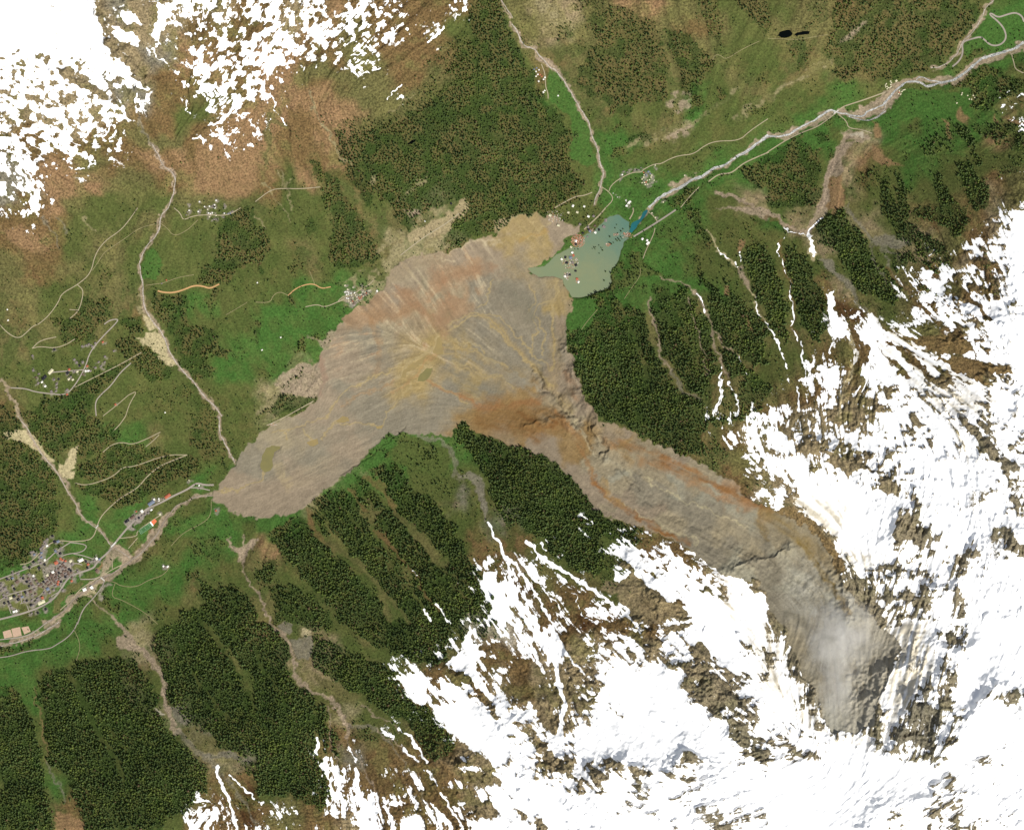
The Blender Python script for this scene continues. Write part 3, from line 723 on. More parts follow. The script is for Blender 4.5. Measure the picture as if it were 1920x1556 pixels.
# tinted (dust-covered) snow: strength | edge | tile | outline
DUSTY = """
.8|12|c3r2|200,600 560,640 600,720 560,820 520,960 900,1080 560,1100 480,950 420,850 250,740 100,700
.75|12|c3r3|-60,0 200,200 300,560 440,820 300,800 100,560 -60,500
1|14|c3r3|700,0 1200,0 1240,250 1230,340 1110,520 1000,640 860,820 780,720 760,300
.5|10|c3r3|450,820 700,860 820,880 760,960 500,900
.5|12|c3r1|780,790 1100,1000 1400,1200 1790,1440 1500,1556 1300,1556 1100,1350 900,1200
.6|8|c3r1|600,980 680,1080 640,1300 560,1556 520,1556 600,1200
.7|10|c2r2|1540,1100 1640,1300 1700,1556 1620,1500 1560,1300
.6|8|c2r3|1700,0 1780,0 1900,300 1850,320 1740,80
.4|8|c3r2|1300,0 1400,0 1500,200 1510,400 1460,300
.6|6|c3r2|480,1080 640,1040 900,1140 780,1160 560,1150
.5|8|c3r3|-40,430 120,440 300,560 480,840 380,830 200,620 0,520
"""
# debris field outline and its colours
DEBRIS = "F|400,925 402,940 420,950 442,963 480,971 510,971 545,962 580,950 600,925 640,895 665,880 690,850 720,820 735,812 770,815 800,811 820,818 848,815 856,795 875,790 886,805 930,820 965,835 1000,846 1040,870 1080,910 1110,945 1140,970 1180,985 1210,990 1240,1000 1290,1030 1340,1068 1385,1085 1420,1090 1440,1130 1470,1180 1500,1250 1530,1310 1555,1370 1600,1378 1640,1357 1652,1300 1672,1250 1688,1225 1680,1200 1662,1190 1630,1150 1605,1130 1575,1085 1545,1020 1510,985 1470,965 1430,950 1400,930 1370,900 1310,865 1270,850 1220,830 1160,800 1130,792 1115,770 1095,740 1085,710 1070,670 1060,640 1066,590 1074,560 1060,530 1050,515 1010,515 990,508 1005,500 1030,490 1060,452 1082,440 1085,425 1060,422 1050,412 1030,404 1000,404 960,410 935,430 930,445 880,455 850,470 800,475 750,487 735,500 725,520 712,545 700,562 670,575 650,590 630,615 622,640 604,665 590,690 602,715 592,748 560,775 500,800 460,840 440,880"
DEBCOL = """P430,930 P500,940 P560,920 G600,860 G480,870 B520,800 P650,850 G700,780 G750,800 G820,790 G840,755 M780,692 P600,760 G650,740 P650,700 G700,640 P640,660 R690,590 B720,620 R740,565 B780,520 B830,560 R820,545 R845,580 R870,520 G900,555 P880,480 P770,500 P720,530 P930,470 M980,430 M1000,445 M960,420 P1030,430 P1060,440 G900,600 G950,540 G1000,560 G880,645 G960,640 G930,690 G1020,640 M1040,580 P1055,620 G1020,600 G1010,680 M820,650 G840,670 M860,655 G900,735 M880,715 O935,762 O980,755 O1000,800 O900,790 P1000,830 O1050,815 B1070,775 P1060,700 P1090,760 P1080,720 P1030,855 P1060,890 O1085,850 O1100,825 B1120,870 B1130,850 K1145,900 B1150,930 P1170,960 P1110,930 P1130,955 O1180,825 B1200,840 B1240,875 B1200,870 K1260,880 B1320,900 B1300,880 R1380,930 O1420,945 K1330,930 G1200,910 G1250,940 G1350,960 K1400,960 B1350,980 B1460,1000 B1500,1000 B1540,1040 G1440,1050 K1500,1080 K1560,1100 B1590,1130 B1530,1150 K1580,1200 B1600,1280 K1570,1330 B1545,1290 B1620,1300 B1640,1240 B1680,1200 K1380,1060 G1320,1020 B1250,995 P1210,975 B1500,1200 G1470,1120 G1420,1010 B1400,1030 P1200,985 P1270,855 P1170,810 K1250,920 G1300,960 G1280,935 K1450,1030 B1540,1100 G1520,1200 G1560,1240 G1600,1180"""
MUD = """
2.5|D1|20,1310 180,1230 340,1160 470,1090 520,1010
5|D1|220,1290 250,1220 330,1170 400,1140 480,1060
6|D1|480,1010 490,1060 500,1110
8|D1|350,1310 380,1270 430,1240
2|D1|500,1130 620,1120 740,1110 840,1140 920,1180 1010,1220
2|D1|520,1070 640,1080 760,1100 900,1190
2|D1|520,1030 620,1040 740,1050 840,1120
2|D1|560,1180 680,1210 780,1270 900,1280 1010,1310
1.8|D1|580,1200 700,1250 760,1310
2|D1|520,970 620,940 720,860 800,830 870,870 960,960 1060,1080 1180,1210 1300,1330
2|D1|570,910 660,870 760,820 880,820 960,870 1060,970 1180,1120 1320,1240
2.5|D1|860,900 940,980 1040,1080 1120,1160 1240,1290 1340,1370
3|D1|1330,1240 1360,1160 1350,1020 1340,880 1340,780 1370,680 1380,580
2|D1|1180,1120 1190,1000 1230,960 1200,860 1220,760 1330,720
2|D1|1270,1140 1280,1000 1260,900 1230,850
2|D1|1160,820 1200,740 1200,660 1160,600
1.5|D1|780,780 840,740 880,600 910,580
2|D1|430,1330 560,1390 700,1450 800,1470
2|D1|480,1350 600,1430 700,1520
1.5|D1|160,1530 230,1420 270,1380 260,1330
2|D1|820,1300 960,1300 1060,1380
2|D2|60,1130 140,1120 220,1120 300,1080 400,1030 440,980
1.5|D2|480,700 600,660 760,600 900,560 1010,390 1180,290 1330,230
2|D2|900,660 1000,620 1130,620 1260,640
3|D2|710,650 740,720 790,760
2|D2|580,690 600,740
2|D2|870,740 900,660 1000,590 1040,560
1.5|D2|1320,640 1340,520 1400,480 1460,410 1510,370 1490,310
"""
POOLS = """
olive|D2|400,960 390,920 410,850 440,800 480,782 540,790 535,810 500,830 485,880 490,930 470,965 430,985
ochre|D1|445,1120 470,1060 480,1010 500,1000 515,1060 525,1130 480,1135
ochre|D1|210,1310 220,1260 300,1200 380,1150 365,1200 300,1240 250,1260 240,1310
olive|D1|330,1330 350,1280 400,1240 440,1235 430,1280 400,1330 370,1335
ochre|D2|740,760 780,740 820,730 830,770 790,790 760,785
ochre|D2|960,600 1010,560 1050,575 1060,600 1010,610
ochre|D2|1255,640 1310,625 1300,650 1270,660
"""
LAKE = "c2r1|730,62 800,54 830,78 850,90 880,108 876,180 862,230 835,262 815,320 795,390 770,430 740,470 732,520 745,560 720,600 600,640 560,660 480,668 452,664 420,622 392,575 384,532 300,512 200,517 150,490 118,450 200,446 240,440 280,400 330,350 370,332 430,300 500,290 536,210 570,190 600,180 640,150 690,100"
BLUE = "c2r1|876,176 885,150 900,118 925,100 955,80 985,30 1000,10 1015,18 1005,45 970,95 940,130 910,175 895,190"
PONDS = """
pond|c3r0|75,268 85,240 130,226 160,228 182,250 178,272 150,284 100,284
pond|c3r0|195,262 225,242 270,236 312,238 305,258 260,262 215,272
pond|c1r0|1130,1076 1160,1056 1196,1046 1190,1064 1160,1078 1140,1082
"""
WATER = """
7|c2r0|1915,1010 1850,1062 1780,1120 1650,1190 1600,1238 1500,1258 1430,1318 1330,1352 1280,1400 1180,1434 1100,1484 1020,1556
7|c3r0|1915,318 1850,366 1720,404 1600,434 1500,524 1400,600 1300,618 1190,650
6|c3r0|1190,650 1130,612 1050,608 980,652 900,740 860,790
4|c3r0|860,790 740,830 720,880 620,862 510,840
5|c3r0|510,840 460,820 380,884 300,924 200,980 140,1020 -5,1022
3|c3r0|1300,620 1200,600 1140,570 1110,600
3|c3r0|880,830 800,895 700,905 600,870
2.5|c3r0|900,740 860,850 780,890
3|c2r0|0,180 40,240 80,340 170,370 220,430 280,500 340,540 400,620 460,720 520,830 580,930 600,1020 640,1100 660,1230 690,1290 660,1400 610,1530
2|c1r0|1830,0 1870,60 1920,140
3|c0r1|1260,0 1200,60 1190,180 1130,250 1090,300 1045,390 1050,480 1075,570 1065,650 1090,780 1150,860 1220,940 1260,1060 1340,1190 1450,1300 1520,1400 1620,1500 1660,1556
3|c0r2|1640,0 1640,130 1700,240 1755,350
2.5|c0r0|1140,1080 1180,1160 1220,1240 1290,1290 1315,1340 1300,1440 1260,1556
2.5|c0r2|130,0 200,80 260,200 330,310 420,410 470,490 500,560 560,640 590,720 660,800 730,840 780,900 830,970 900,1010 970,1060
3|c0r2|1590,594 1480,602 1350,652 1290,704 1225,790
4|c0r2|1225,790 1180,880 1110,960 1050,1030 970,1090 870,1160 790,1200 740,1220 660,1290 560,1360 500,1440 400,1510 330,1556
3|c0r3|440,0 340,66 240,116 100,156 -5,182
2|c3r0|1690,0 1620,70 1600,150 1520,260 1450,310 1430,390 1350,470 1300,500 1220,510
"""
# roads: kind | width m | tile | line
ROADS = """
road|13|c0r2|1600,515 1530,516 1480,500 1440,520 1400,550 1290,600 1200,650 1080,700 1000,790 950,840 900,900 860,950 820,1010 750,1070 720,1100 700,1140 560,1180 500,1220 460,1290 400,1370 300,1430 160,1480 -5,1520
road|8|c0r2|1420,535 1490,536 1570,555
track|8|c0r2|1400,290 1300,330 1200,370 1100,450 1030,540 900,610 780,720 740,780 720,850 700,900 660,930 530,940 470,930 400,940 350,970 290,1030 220,1100 150,1110
road|8|c0r2|530,942 420,1010 350,1080 280,1110 150,1160 -5,1220
road|7|c0r2|530,945 620,955 655,975 610,1020 500,1030 440,1060
road|7|c0r2|550,1030 620,1042 700,1070
road|7|V1|1240,700 1300,640 1380,630 1480,660
road|7|V1|560,1080 650,1050 760,970 880,890 1000,830 1140,760 1240,690
road|7|V1|0,1300 120,1210 240,1170 400,1130 560,1080
road|6|V1|1090,1060 1090,980 1180,860 1290,790 1380,745 1440,800 1440,900
road|6|V1|920,1225 1040,1155
road|6|V1|360,1360 640,1270 760,1180 800,1100 900,1040 1080,960
road|6|V1|380,1120 390,1350
road|6|V1|150,1390 200,1540
road|6|V1|480,1380 520,1490
track|7|c0r2|1400,290 1240,290 1000,380 920,380 860,440 780,480 640,520 560,500
track|7|c0r2|1200,120 1100,170 990,215 920,195 840,210 770,270
track|6|c0r2|1190,140 1140,190 1090,230
track|7|c0r2|940,0 900,60 850,110
path|6|c0r2|1580,620 1580,740 1520,800 1370,870 1280,970
road|8|c0r2|780,1230 770,1270 700,1360 620,1440 580,1556
road|7|c0r2|750,1200 700,1220 600,1220
path|7|c0r2|780,1230 860,1240 900,1270 1020,1280 1120,1220 1200,1200 1260,1150 1265,1110
path|6|c0r2|860,1250 830,1350 900,1370 1000,1420 1100,1480 1180,1556
track|7|c0r2|750,1200 600,1290 540,1370 450,1450
track|7|c0r2|760,1195 850,1140 940,1100 980,1060
track|7|c0r2|880,915 1030,900 1020,860 1200,740
track|6|c0r2|960,990 1030,910
track|6|c0r2|840,1140 840,1060
road|7|c0r3|580,0 555,60 500,120 420,170 370,200 200,215 80,255 -5,265
path|6|c0r3|555,60 590,130 600,200 570,290
road|7|c0r3|-5,132 200,108 300,44 350,0
track|7|c0r1|-5,870 60,940 140,980 200,930 250,880 290,870 370,800 440,700 460,640 580,575 680,490 710,350 780,250 900,170 960,100 1030,0
track|7|c0r1|580,575 620,610 620,660 590,770 520,830
track|6|c0r1|590,765 520,760
path|6|c0r1|690,470 750,380 780,330 920,240 1040,150 1160,120
path|6|c0r1|1200,115 1250,150 1300,215 1400,170 1480,90
track|7|c0r1|1300,0 1350,40 1370,95 1440,60 1560,50 1700,60 1800,0
road|8|c0r1|80,1345 190,1350 260,1375 380,1390 490,1400 560,1330 640,1190 670,1080 760,970 880,850 880,830 820,840 780,870
road|7|c0r1|380,1230 500,1220 620,1210
track|7|c0r1|560,1340 700,1270 900,1170 1060,1080
track|7|c0r1|240,1050 300,990 420,965
track|7|c0r1|240,1050 300,1035 410,1050 500,1020 560,980
road|8|c0r1|720,1556 710,1450 760,1390 830,1330 900,1230 980,1160
track|6|c0r1|770,1556 880,1470 960,1400
track|6|c0r1|940,1556 970,1460 1030,1365 960,1400
path|5|c0r1|1690,800 1760,760 1850,705
path|6|c0r1|1090,580 1160,570 1230,560 1330,520 1450,500
dirt|13|c0r1|1180,620 1220,632 1300,635 1380,610 1450,580 1520,585 1570,605 1640,570
path|7|c1r1|-5,705 105,710 130,650 180,625 240,655
dirt|9|c1r1|240,655 300,600 380,570 440,570 490,605 560,590
path|5|c1r1|440,570 420,520 400,470
track|7|c1r1|370,740 460,720 510,745 610,705 680,665 740,640 800,595 840,580 880,540
track|6|V4|90,890 80,840 240,700 420,660
track|6|V4|90,890 220,820 430,820 500,900 600,910 700,850 820,780 950,690 1100,630 1200,590
track|9|c1r1|1080,355 1200,260 1300,190 1420,120 1520,40
track|8|c1r1|230,1556 330,1500 430,1445
track|8|c1r2|80,70 150,40 230,0
track|7|c2r0|220,480 250,560 250,650 270,700 270,740
track|7|c2r0|670,1400 720,1430 765,1490 700,1556
track|7|c2r0|725,1430 740,1390 800,1340 900,1290 970,1290 980,1270 1070,1225 1110,1230 1180,1190 1250,1165 1360,1155 1440,1090 1530,1055 1700,1055 1780,980 1915,890
path|6|c2r0|1500,450 1520,410 1560,415 1600,450 1720,370 1850,310
track|10|c2r0|1920,1140 1800,1190 1720,1230 1640,1300 1550,1300 1470,1360
track|7|c2r0|1400,1400 1330,1470 1260,1556
track|8|c2r0|600,1440 540,1465 470,1470 320,1556
road|12|c3r0|1915,165 1900,120 1850,95 1790,110 1720,135 1670,100 1655,110 1720,160 1770,220 1785,290 1740,340 1670,345 1620,300 1590,275 1500,300 1450,320 1460,400 1430,460 1380,500
track|10|c3r0|510,840 560,800 620,780 730,745 880,690
track|9|c3r0|510,845 440,900 370,950 260,990 150,1040 -5,1140
track|8|c3r0|530,860 590,910 600,960 700,970 780,1000
track|9|c3r0|1820,400 1840,470 1850,520 1915,550
path|5|c3r0|0,290 70,290 220,300 330,280 450,260
track|9|c2r1|880,85 910,30 905,0
track|10|c2r1|700,0 650,60 540,160
road|12|c2r1|910,215 1000,160 1090,105 1225,15
track|7|c2r1|1070,150 1060,200 1000,320 980,380
track|7|c2r1|1090,105 1060,60 1020,30
path|6|c2r1|960,450 960,510 900,590 840,680
path|6|c2r1|640,760 560,850 520,910
track|7|c1r0|-5,1510 110,1420 200,1410 330,1415 480,1400
"""
# buildings: tile | list of x,y,roof[,size]  k slate, g grey, b brown, l cream, r red, w white, u blue-grey
HOUSES = """
V1|605,610,k 530,700,k 705,715,k,1.4 805,655,k 985,245,k,1.3 945,140,k 125,915,k 225,900,u 420,905,k 485,965,k 525,1045,k 260,1095,k 455,1150,k 255,1225,k,1.2 330,1285,k,1.2 155,1330,k 80,1350,k 485,1305,k 560,1385,k 825,1460,k 685,1525,k 1095,370,g,1.2 1000,415,u 785,965,k 1100,965,k 860,1095,u,1.4 1060,810,k 1120,840,b,1.4 330,820,g 310,965,b,1.4 380,900,g 90,1090,g,1.6 130,1160,g 60,1200,g 400,1235,u 435,1320,g 580,1215,g 575,1300,g 690,1290,g,1.5 765,1255,r,1.2 745,1335,l,2.2 910,1280,g,1.2 540,950,g 600,860,w 610,905,g 655,950,b 590,1040,g 620,1100,g 550,1140,b,1.3 690,1000,g 330,1190,g 345,1225,b 745,445,u 745,525,u 770,395,g 735,365,g 775,330,g 845,315,w 820,280,g 850,200,g 800,240,g 735,630,g 805,575,w 1045,240,u,1.2 1085,455,k,1.1 1030,440,g 1090,555,r,1.1 1010,625,r,1.5 1125,575,r 1180,590,r 1450,580,w,1.8 1550,600,k 1585,650,r 1640,600,g 1700,585,g 1740,550,w 1790,560,u 1575,715,k 1745,770,b,1.4 1270,590,l,1.3 1300,660,g 1245,740,k 1275,765,k 1075,645,g 950,790,w,1.3 1000,790,b 1010,750,g 1055,735,b 1090,695,b 1125,655,b 1160,625,g 1150,685,b 1185,715,b 1125,725,g 1140,775,b 1185,770,b 1225,795,b 1180,820,g 1175,875,k 1040,870,g 1000,890,b 960,850,b 915,860,b 875,895,b 945,900,b 905,935,b 860,965,b 960,940,b 1015,930,g 990,975,b 1050,960,r 1065,905,b 830,1005,b 880,1030,b 925,1000,b 930,825,b 850,850,l,1.2 840,930,g 1020,840,b 1090,900,g 1215,860,g 1240,830,b 1285,800,b 1300,890,b 1290,950,r 1040,1010,r 1000,1040,g 1130,1120,g 895,1160,g 965,1110,g 1400,780,g 230,1040,g 190,1255,l,1.3 250,1500,w 295,1490,w 205,1420,g 180,1375,g 570,1530,g 10,1060,g 30,1010,g 70,1250,g 225,830,g 560,1000,b 700,580,g 720,490,g 560,440,g 620,475,u 590,425,g 420,700,g 705,1035,b 745,1015,b 785,1065,b 510,905,b 430,850,g 520,840,g 1520,1105,w,1.5 1650,1070,w,1.5 650,1330,g 800,1170,g 600,1385,g 640,1180,b 480,1200,g 120,1260,g 30,1130,g
V2|465,775,k,1.8 550,720,b,1.8 600,750,g 645,727,k,1.2 690,700,g 735,675,g,1.2 785,650,g,1.2 830,605,w 690,628,w,1.4 830,505,u,2.6 1075,400,r,2.3 872,450,w 940,440,w,.8 945,467,w,.8 1005,440,g,.7 1010,1450,w 1042,1457,g 1075,1455,w 1800,620,r 1545,240,w,.8 960,675,l,1.2 605,630,r,.8 1390,165,l,.8
V4|320,290,l,1.2 610,360,l 420,440,l,1.3 325,530,w 395,525,w 455,545,w 385,630,w 455,610,w 540,580,w 665,560,w 555,650,l 385,750,w 440,765,w 490,740,g 540,700,g 605,750,l 560,830,b 600,860,r 640,900,b 650,950,b 690,900,g 620,970,b 520,920,l 450,850,l 750,690,l 700,640,l 750,820,l 770,900,l 820,720,r 850,780,r 860,620,l 910,610,l 920,690,r 950,640,g 1000,620,b 1040,540,l 1050,580,b 1090,570,r 990,680,l 900,750,r 960,520,l 1120,480,g 1180,480,l 1230,470,l 1480,495,w,1.5 940,310,g
V5|350,830,k,2 820,735,k,1.6 640,865,k 1060,590,k,1.1 555,270,k 480,710,l,1.8 120,400,g 130,690,g 240,760,g 190,830,b 230,940,g,1.1 305,920,w 370,1000,w 550,870,g 600,960,g 600,1025,g 585,1100,g 495,1115,g,1.2 810,1075,g,1.2 950,715,g 1010,710,l 850,665,r 880,820,g 840,860,l 920,870,l 1000,530,g,1.2 1120,520,g,1.2 950,470,g 1210,600,r,1.1 1180,700,w 1230,690,w 1275,695,g 1375,630,g 1440,520,g 1560,520,g 1565,410,g 1490,600,g 1740,300,g 1110,210,g 1190,190,g 1240,165,g 1310,210,g 1370,140,g 1520,120,r 805,1165,r 1775,1370,r 1130,770,b
V6|645,345,k 590,360,g 560,380,b 740,300,g 690,340,g 470,345,g 350,385,g 320,450,w 430,400,g 305,545,g 905,385,u,1.4 945,430,u 860,465,u 810,460,l 800,400,r 840,430,g 800,510,l 765,550,l 765,635,l 800,590,g 820,625,l 855,620,r 835,675,l 890,665,l 880,580,l 930,565,l 965,510,l 1035,575,l 980,470,l 1060,240,l 405,1030,w 490,1060,w,1.6 440,1110,w 420,1150,l 1720,465,l 1065,1410,l 985,1310,l 115,870,w,.6 210,955,w,.6 1240,1070,l
V7|285,215,l 300,240,l 210,262,l 195,288,l 290,275,l 200,320,l 225,312,l 245,335,l 272,335,l 292,312,l 225,357,l 390,210,l,1.7 447,395,l 540,370,l 512,378,l 490,402,l 440,420,r 428,442,l 467,450,l 1575,430,l 1565,460,l 1675,475,l 1775,475,l 1800,515,l 1745,545,l 1705,540,l 1480,610,l
V8|405,100,w 520,210,w 630,205,w 690,200,g 745,170,w 755,240,w 715,225,g 780,70,w 190,175,g 175,295,w 140,330,g 110,400,g 380,320,w 415,340,g 400,285,g 610,355,w 652,370,w 695,355,w 630,440,l 590,270,l 780,410,l 970,360,w 1050,370,u 1140,330,g 1095,365,u 950,450,g 740,500,g 785,500,g 970,200,g
V3|385,985,k 410,1085,k,1.2 575,1125,k,1.2 570,1230,k 465,1300,k 415,1300,g 380,1330,w 1110,320,g,1.4 1080,435,g,1.3 990,490,k 830,515,u,1.1 700,550,k 785,615,g,.8 320,1020,w 595,1370,r 620,1430,w 490,800,l 575,690,w 575,752,k 925,540,w 795,440,g 805,485,k 650,390,g 800,250,w 895,245,g,1.2 600,175,l 520,60,w 725,70,w 440,180,l 110,230,l,1.3 260,410,l,1.1 1530,5,w 1490,60,w 1770,655,w 1855,680,w 1885,720,w 1860,742,w 920,420,b 510,900,w 530,950,r 515,1080,g 480,990,u,1.3
c2r0|165,520,u 180,537,w 185,510,u 202,525,w 180,572,w 193,558,w 210,560,r 223,572,r 236,595,w 200,610,w 246,580,w 245,680,w 235,692,w 345,718,w
c1r0|1460,1525,k
c1r1|185,968,w 10,560,w 1265,100,w 45,1062,w
c0r1|55,760,w 60,840,w 1210,565,g 1245,540,r 1235,1530,w
"""
LANDM = """
V1|700,300|on the lane below the forest
V1|600,650|beside the curving hillside lane
V1|1050,420|on the meadow above the village
V1|1100,590|at the upper village edge
V1|1050,790|in the dense old village core
V1|920,950|south in the old core
V1|1250,800|east in the old core
V1|1600,620|on the road east of the village
V1|250,900|in the north-western streets
V1|560,950|in the middle western streets
V1|150,1180|at the western edge of the village
V1|450,1270|on the south-western village lawns
V1|750,1280|beside the main road bend
V1|700,1500|below the main road
V1|950,1120|in the gardens south of the core
V1|1580,1090|in the riverside gravel yard
V1|240,1450|at the lower village corner
V2|560,720|beside the valley road
V2|900,460|above the valley road
V2|1040,1455|on the wide southern meadow
V2|1780,620|near the debris tip
V4|400,600|west in the hamlet by the debris
V4|620,860|amid the hamlet by the debris
V4|950,650|east in the hamlet by the debris
V4|1450,500|at the very edge of the debris
V5|250,850|left in the mountain hamlet
V5|580,1050|low in the mountain hamlet
V5|950,750|at the mountain hamlet junction
V5|1450,550|above the forest strip
V5|1250,180|beside the uphill road
V6|500,380|west of the lakeside hamlet
V6|860,450|in the lakeside hamlet
V6|850,620|in the lower lakeside hamlet
V6|450,1080|on the meadow above the lake
V6|1500,600|near the river above the lake
V7|250,300|north of the braided river
V7|480,410|south of the braided river
V7|1680,500|on the green plain
V8|650,300|in the high alp hamlet
V8|150,300|west on the high alp
V8|1000,380|east on the high alp
V3|450,1100|in the lake near the mud front
V3|620,700|by the big timber raft
V3|1000,430|in the lake's northern part
V3|650,230|wooded slope above the lake
V3|180,300|on the upper debris edge
V3|1840,700|on the meadow east of the lake
c2r0|200,580|beside the side stream
"""
RIDGES = """
55|50|F|1500,1262 1525,1318 1558,1374 1606,1380 1650,1352 1668,1300
190|70|F|1672,1400 1700,1350 1722,1318 1748,1288 1770,1262
90|40|F|1775,1380 1800,1355 1840,1320 1870,1290
200|60|F|1722,1318 1760,1335 1776,1372 1800,1402
150|60|F|1640,1310 1650,1280 1668,1258 1700,1240
140|45|F|1280,1250 1320,1275 1345,1290 1385,1315 1400,1328
130|45|F|1358,1345 1380,1380 1410,1402 1440,1432
110|40|F|830,1252 880,1280 915,1320 940,1360
140|50|F|965,1350 1010,1390 1045,1430 1080,1455 1125,1500
160|50|F|1120,1460 1150,1435 1180,1432 1205,1432 1225,1455
160|50|F|1265,1440 1290,1412 1330,1430 1350,1460
180|60|F|1612,1556 1660,1515 1720,1495 1770,1490 1830,1500
120|50|F|1790,1390 1830,1330 1870,1285 1915,1308
130|50|F|1572,1080 1590,1120 1602,1160
110|40|F|1515,822 1560,850 1640,885 1690,920
150|60|F|1670,1010 1690,965 1720,960 1760,985
110|40|F|1810,790 1850,840 1880,870 1915,885
110|40|F|1750,1210 1790,1225 1820,1215
120|50|F|175,0 190,50 215,90 240,130 275,165
90|40|F|0,240 40,270 80,300
100|40|F|100,130 150,165 210,190
90|30|F|1180,1060 1215,1090 1240,1130
100|30|F|1190,1170 1220,1200 1250,1205
90|30|F|1790,570 1830,600 1870,615 
110|40|F|1640,1080 1700,1090 1760,1110
120|40|F|1840,1030 1870,1060 1915,1000
90|30|F|810,1400 830,1440 880,1440
80|30|F|1060,1200 1080,1240 1110,1280
100|40|F|1690,1130 1740,1120 1790,1100
60|25|F|1480,1020 1440,1050 1370,1070
-35|40|F|1150,870 1170,900 1250,960 1350,1010 1450,1060 1530,1120 1580,1200 1600,1300
-40|20|F|1000,700 1050,760 1100,810 1130,850
60|25|F|1065,640 1085,720 1120,785
40|20|F|985,800 1020,790 1060,790 1070,800
50|25|F|1110,800 1128,830 1140,860
"""
# heights (px, py, metres)
HEIGHTS = [(0,0,2950),(200,100,2750),(500,40,2650),(350,250,2300),(300,420,2080),(640,230,2180),(150,640,1880),(800,300,1980),(950,380,1650),(1100,0,2250),(1500,40,2200),(1050,150,1900),(1300,300,1660),(100,1110,1420),(0,1180,1400),(200,1060,1440),(300,960,1460),(400,930,1490),(500,900,1520),(650,780,1545),(800,700,1560),(900,640,1560),(1000,560,1550),(1080,470,1540),(1130,480,1540),(1200,400,1550),(1300,340,1580),(1500,250,1650),(1650,170,1730),(1900,90,1790),(900,780,1570),(1000,770,1620),(1130,850,1820),(1250,930,1980),(1400,1000,2180),(1480,1090,2320),(1560,1200,2560),(1600,1375,2980),(1750,1350,3250),(1900,1300,3500),(1900,400,2500),(1750,400,2150),(1600,330,1850),(1900,600,2950),(1700,700,2450),(1900,850,3150),(1600,900,2650),(1750,1050,2950),(1900,1100,3300),(1700,1180,2800),(1500,780,2250),(1400,850,2150),(1300,780,2000),(1100,620,1600),(1200,600,1650),(1300,650,1780),(1400,500,1750),(1500,600,1900),(1200,720,1800),(1300,560,1700),(850,1000,1750),(860,850,1560),(950,900,1750),(1050,1000,1950),(1150,1100,2300),(1300,1200,2650),(1400,1300,2900),(1000,1400,2700),(1200,1500,3100),(1500,1500,3300),(1800,1500,3400),(1150,1250,2550),(950,1200,2250),(800,1300,2250),(850,1450,2500),(700,1100,1850),(600,1000,1600),(500,1100,1650),(550,1250,1900),(650,1400,2150),(500,1500,2250),(350,1500,2100),(350,1300,1800),(200,1250,1550),(100,1500,1850),(300,1120,1460),(420,1050,1530),(700,880,1570),(550,700,1640),(450,600,1750),(600,500,1750),(700,450,1730),(500,350,1950),(100,400,2250),(0,800,1750),(200,800,1600),(350,780,1560),(0,500,2150),(1300,100,2050),(1400,200,1800),(1700,0,2100),(1600,1050,2500)]
FLOWS = """
F|1130,850 1080,800 1020,740 960,680 900,630 850,600
F|1130,850 1060,700 1050,600 1040,540
F|1100,820 1000,760 900,740 820,700
F|1110,830 1040,720 1000,640 980,580
F|1000,800 900,790 800,800
F|800,760 700,800 600,850 500,900 420,930
F|740,740 640,800 540,850
F|800,600 780,560 740,520
F|860,600 840,550 810,500
F|900,560 880,510 860,480
F|760,680 700,700 620,720 600,780
F|1000,500 960,460 940,430
F|1150,870 1250,940 1350,990 1450,1050 1540,1130 1580,1200
F|1170,830 1280,880 1380,930 1500,1000 1560,1080
F|1140,930 1220,980 1330,1050
F|1590,1370 1585,1280 1575,1180
F|1500,1250 1530,1180 1560,1120
F|0,0 100,80 240,180 280,260
F|80,40 200,110
F|500,40 420,160 340,260
F|700,60 620,160 560,260
F|0,240 120,290 260,320
F|0,330 60,420 160,520
F|480,300 560,420 620,520
F|900,100 980,250 1050,340
F|1200,0 1230,150 1240,260
F|1450,60 1400,160 1360,260
F|1700,0 1640,120
F|620,200 700,330 800,420
F|1560,420 1620,520 1740,620 1880,720
F|1500,560 1560,680 1570,800
F|1800,400 1860,520 1910,640
F|1640,640 1760,720 1880,820
F|1480,800 1490,850
F|1560,780 1570,850
F|1650,790 1660,860
F|1740,900 1722,960 1690,1030
F|1800,1000 1780,1060 1760,1120
F|1850,1040 1835,1100
F|1700,1090 1685,1130 1660,1180
F|1690,1220 1670,1300 1640,1400
F|1750,1290 1730,1400
F|1250,1180 1330,1250 1420,1330
F|1100,1260 1180,1340 1280,1420
F|900,1150 1000,1300 1100,1420
F|760,1200 860,1320 980,1440
F|1480,1460 1380,1500 1260,1540
F|1900,1380 1800,1440 1650,1540
F|680,1300 740,1420 780,1540
F|60,1250 90,1400 130,1550
F|180,1260 260,1400 330,1550
F|330,1180 420,1320 520,1480
"""
# ------------------------------------------------------------ helpers
def tp(tile, pts):
    ox, oy, k = TILES[tile]
    p = np.array([[float(v) for v in q.split(',')[:2]] for q in pts.split()])
    return p / k + np.array([ox, oy])

def rows(txt):
    return [l.strip().split('|') for l in txt.strip().splitlines() if l.strip()]

def lin(c):
    c = np.array(c, float) / 255.0
    return np.where(c <= .04045, c / 12.92, ((c + .055) / 1.055) ** 2.4)

